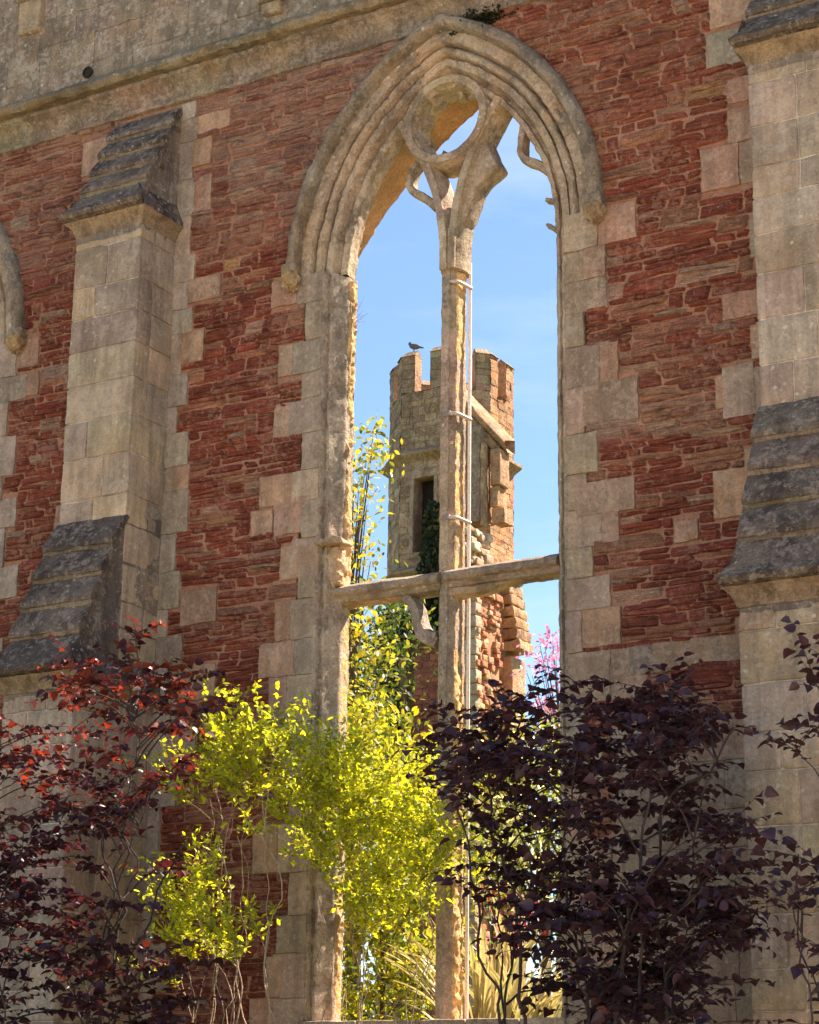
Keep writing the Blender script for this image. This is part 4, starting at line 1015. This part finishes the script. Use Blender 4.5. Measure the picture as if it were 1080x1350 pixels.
tb(648, 668, 664, 690, yf+.2, .6, (.44, .27, .15), .04)
for off, ex, c in ((0, .10, (.44, .31, .19)), (15, .02, (.40, .28, .17))):
    A = at(600, 513+off, yf-.1); B = at(668-off*.6, 585+off*.5, yf+.5)
    n = 24; t = np.linspace(0, 1, n)[:, None]; ln = A*(1-t)+B*t; pr = [(-ex, .07), (-ex-.03, 0), (-ex+.02, -.1), (.05, -.26), (.5, -.2), (.5, .25)]
    P = np.array([[(p_[0], p_[1]+dy, p_[2]+dz) for dy, dz in pr] for p_ in ln]); P += vec_noise(P, 4., 8)*.02; mb.grid(P, tint(c, .05), closed_v=True, flip=True)
mb.build('roof_crease', M['turret'], TUR)
# stepped weathering of the turret's side buttress
mb = MB(); yb_ = TY+.5
for i in range(6):
    A = at(664, 775+i*15, yb_); wdt = 17+i*2.6; B = at(664+wdt, 775+i*15, yb_)
    mb.box((TXc+.5, yb_-.45, float(A[2])-.30), (float(B[0]), yb_+.45, float(A[2])), seg=.12, bev=.03, amp=.05, tint=tint((.42, .28, .16), .2), nsc=5., seed=i)
A = at(688, 868, yb_); mb.box((TXc+.5, yb_-.42, 0), (float(A[0])-.1, yb_+.42, float(A[2])), seg=.25, bev=.03, amp=.02, tint=(.44, .29, .17))
mb.build('side_buttress', M['turret'], TUR)
# shaded red rubble below the doorway
mb = MB(); A = at(500, 770, TY-TR_-.25); B = at(600, 770, TY-TR_-.25)
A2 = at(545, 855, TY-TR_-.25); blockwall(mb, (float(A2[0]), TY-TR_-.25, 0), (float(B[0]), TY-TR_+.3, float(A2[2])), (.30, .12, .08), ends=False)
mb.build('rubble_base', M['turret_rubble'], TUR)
mb = MB(); z = 0
A = at(500, 850, TY-TR_-.3); zA = float(at(510, 830, TY-TR_-.3)[2])
for k_, xo in enumerate((0, .3, .6)):
    tube(mb, lerp([(float(A[0])+.18+xo, TY-TR_-.25, 0), (float(A[0])+.18+xo, TY-TR_-.25, zA)], 30), .13, tint((.34, .28, .2), .1), 10)
mb.box((float(A[0])-.05, TY-TR_-.45, zA), (float(A[0])+1.1, TY-TR_+.2, zA+.25), seg=.1, bev=.06, amp=.03, tint=(.36, .29, .2))
mb.build('clustered_shaft', M['turret'], TUR)

# ivy on the turret
def ivy(label, polys, y, n):
    mb = MB(); P = []
    for poly in polys:
        xs = [p[0] for p in poly]; ys = [p[1] for p in poly]; k_ = 0
        while k_ < n//len(polys):
            px, py = random.uniform(min(xs), max(xs)), random.uniform(min(ys), max(ys))
            if inpoly(px, py, poly): P.append(at(px, py, y-abs(random.gauss(0, .16)))); k_ += 1
    P = np.array(P); m = len(P); D = RNG.normal(0, .6, (m, 3))+np.array((0, -.4, -.8))
    leaves(mb, P, D, .13*RNG.uniform(.6, 1.3, m), colvar((.035, .05, .018), m, .4, (.15, .14, .03), .1), (HEART, HEART_F), up=np.tile((0, -1., .4), (m, 1)), flop=.5)
    return tag(mb.build('ivy', M['leaf']), label, 'ivy', 'ivy on the turret')
ivy('dark ivy climbing the turret beside its doorway', [[(556, 735), (559, 700), (560, 672), (567, 660), (590, 660), (590, 770), (548, 765), (550, 748)], [(556, 780), (590, 770), (590, 850), (562, 840)]], TY-TR_-.1, 1500)
ivy('dark ivy mass hanging around the turret foot under the transom', [[(500, 800), (530, 780), (550, 800), (545, 840), (520, 870), (498, 900), (490, 860)], [(495, 900), (520, 880), (530, 960), (500, 990)]], TY-TR_-.5, 1300)

# bird on the merlon
bp = at(546, 463, TY-TR_+.1); mb = MB(); n = 16
th, ph = np.meshgrid(np.linspace(0, 2*math.pi, n, endpoint=False), np.linspace(.02, math.pi-.02, n), indexing='ij'); q_ = np.stack([np.sin(ph)*np.cos(th), np.sin(ph)*np.sin(th), np.cos(ph)], -1)
BIRD = empty('pigeon', tuple(float(v) for v in bp), 'small grey pigeon perched on the turret battlement', 'bird')
P = q_.copy(); P[..., 2] = P[..., 2]*.095+.15+q_[..., 0]*-.045; P[..., 0] = q_[..., 0]*.17*np.where(q_[..., 0] > 0, 1.25, 1); P[..., 1] *= .08; P += bp; mb.grid(P, (.12, .12, .14), closed_u=True)
P = q_*np.array((.055, .05, .055))+np.array((-.14, 0, .27)); mb.grid(P+bp, (.10, .11, .13), closed_u=True)
tube(mb, lerp([(-.11, 0, .19), (-.14, 0, .26)], 5)+bp, .055, (.1, .11, .13)); tube(mb, lerp([(-.185, 0, .265), (-.225, 0, .255)], 4)+bp, .014, (.05, .05, .05), 6, .2)
tube(mb, lerp([(.12, 0, .12), (.32, 0, .05)], 5)+bp, .04, (.09, .09, .11), 8, .6)
for s in (-.03, .03): tube(mb, lerp([(-.01, s, .09), (.0, s, -.02)], 4)+bp, .01, (.3, .12, .08), 5)
mb.build('body', M['feather'], BIRD)

# ------------------------------------------------------------------ light, sky, camera
AZ, EL = math.radians(60), math.radians(48)
sd = Vector((math.cos(AZ)*math.cos(EL), math.sin(AZ)*math.cos(EL), math.sin(EL)))
L = bpy.data.lights.new('sun', 'SUN'); L.energy = 5.; L.angle = math.radians(.5); L.color = (1., .87, .72)
lo = bpy.data.objects.new('sun', L); COL.objects.link(lo); lo.rotation_euler = sd.to_track_quat('Z', 'Y').to_euler(); lo.location = sd*50
W = bpy.data.worlds.new('World'); S.world = W; W.use_nodes = True; nt = W.node_tree; bg = nt.nodes['Background']
sk = nt.nodes.new('ShaderNodeTexSky'); sk.sky_type = 'NISHITA'; sk.sun_disc = False; sk.sun_elevation = EL; sk.sun_rotation = math.pi/2-AZ; sk.air_density = 1.; sk.dust_density = .3; sk.ozone_density = 3.5; sk.altitude = 300
tcw = nt.nodes.new('ShaderNodeTexCoord'); mpw = nt.nodes.new('ShaderNodeMapping'); mpw.inputs['Scale'].default_value = (2.2, 2.2, 9.); nt.links.new(tcw.outputs['Generated'], mpw.inputs[0])
nzw = nt.nodes.new('ShaderNodeTexNoise'); nzw.inputs['Scale'].default_value = 2.1; nzw.inputs['Detail'].default_value = 7; nzw.inputs['Roughness'].default_value = .6; nt.links.new(mpw.outputs[0], nzw.inputs['Vector'])
rpw = nt.nodes.new('ShaderNodeValToRGB'); rpw.color_ramp.elements[0].position = .48; rpw.color_ramp.elements[1].position = .78; rpw.color_ramp.elements[1].color = (.3, .3, .3, 1); nt.links.new(nzw.outputs['Fac'], rpw.inputs[0])
mxw = nt.nodes.new('ShaderNodeMix'); mxw.data_type = 'RGBA'; nt.links.new(rpw.outputs[0], mxw.inputs[0]); nt.links.new(sk.outputs[0], mxw.inputs[6]); mxw.inputs[7].default_value = (5.2, 5.6, 6.2, 1)
nt.links.new(mxw.outputs[2], bg.inputs[0]); bg.inputs[1].default_value = .06
cam = bpy.data.cameras.new('camera'); co = bpy.data.objects.new('camera', cam); COL.objects.link(co)
cam.sensor_fit = 'VERTICAL'; cam.sensor_height = 24.; cam.lens = F/1350*24.; cam.clip_end = 3000; cam.clip_start = .1
from mathutils import Matrix
mw = Matrix([list(RW[0])+[CAM[0]], list(RW[1])+[CAM[1]], list(RW[2])+[CAM[2]], [0, 0, 0, 1]]); co.matrix_world = mw
S.camera = co
S.view_settings.view_transform = 'Standard'; S.view_settings.look = 'None'; S.view_settings.exposure = 1.95; S.view_settings.gamma = 1
S.cycles.max_bounces = 8; S.cycles.diffuse_bounces = 5
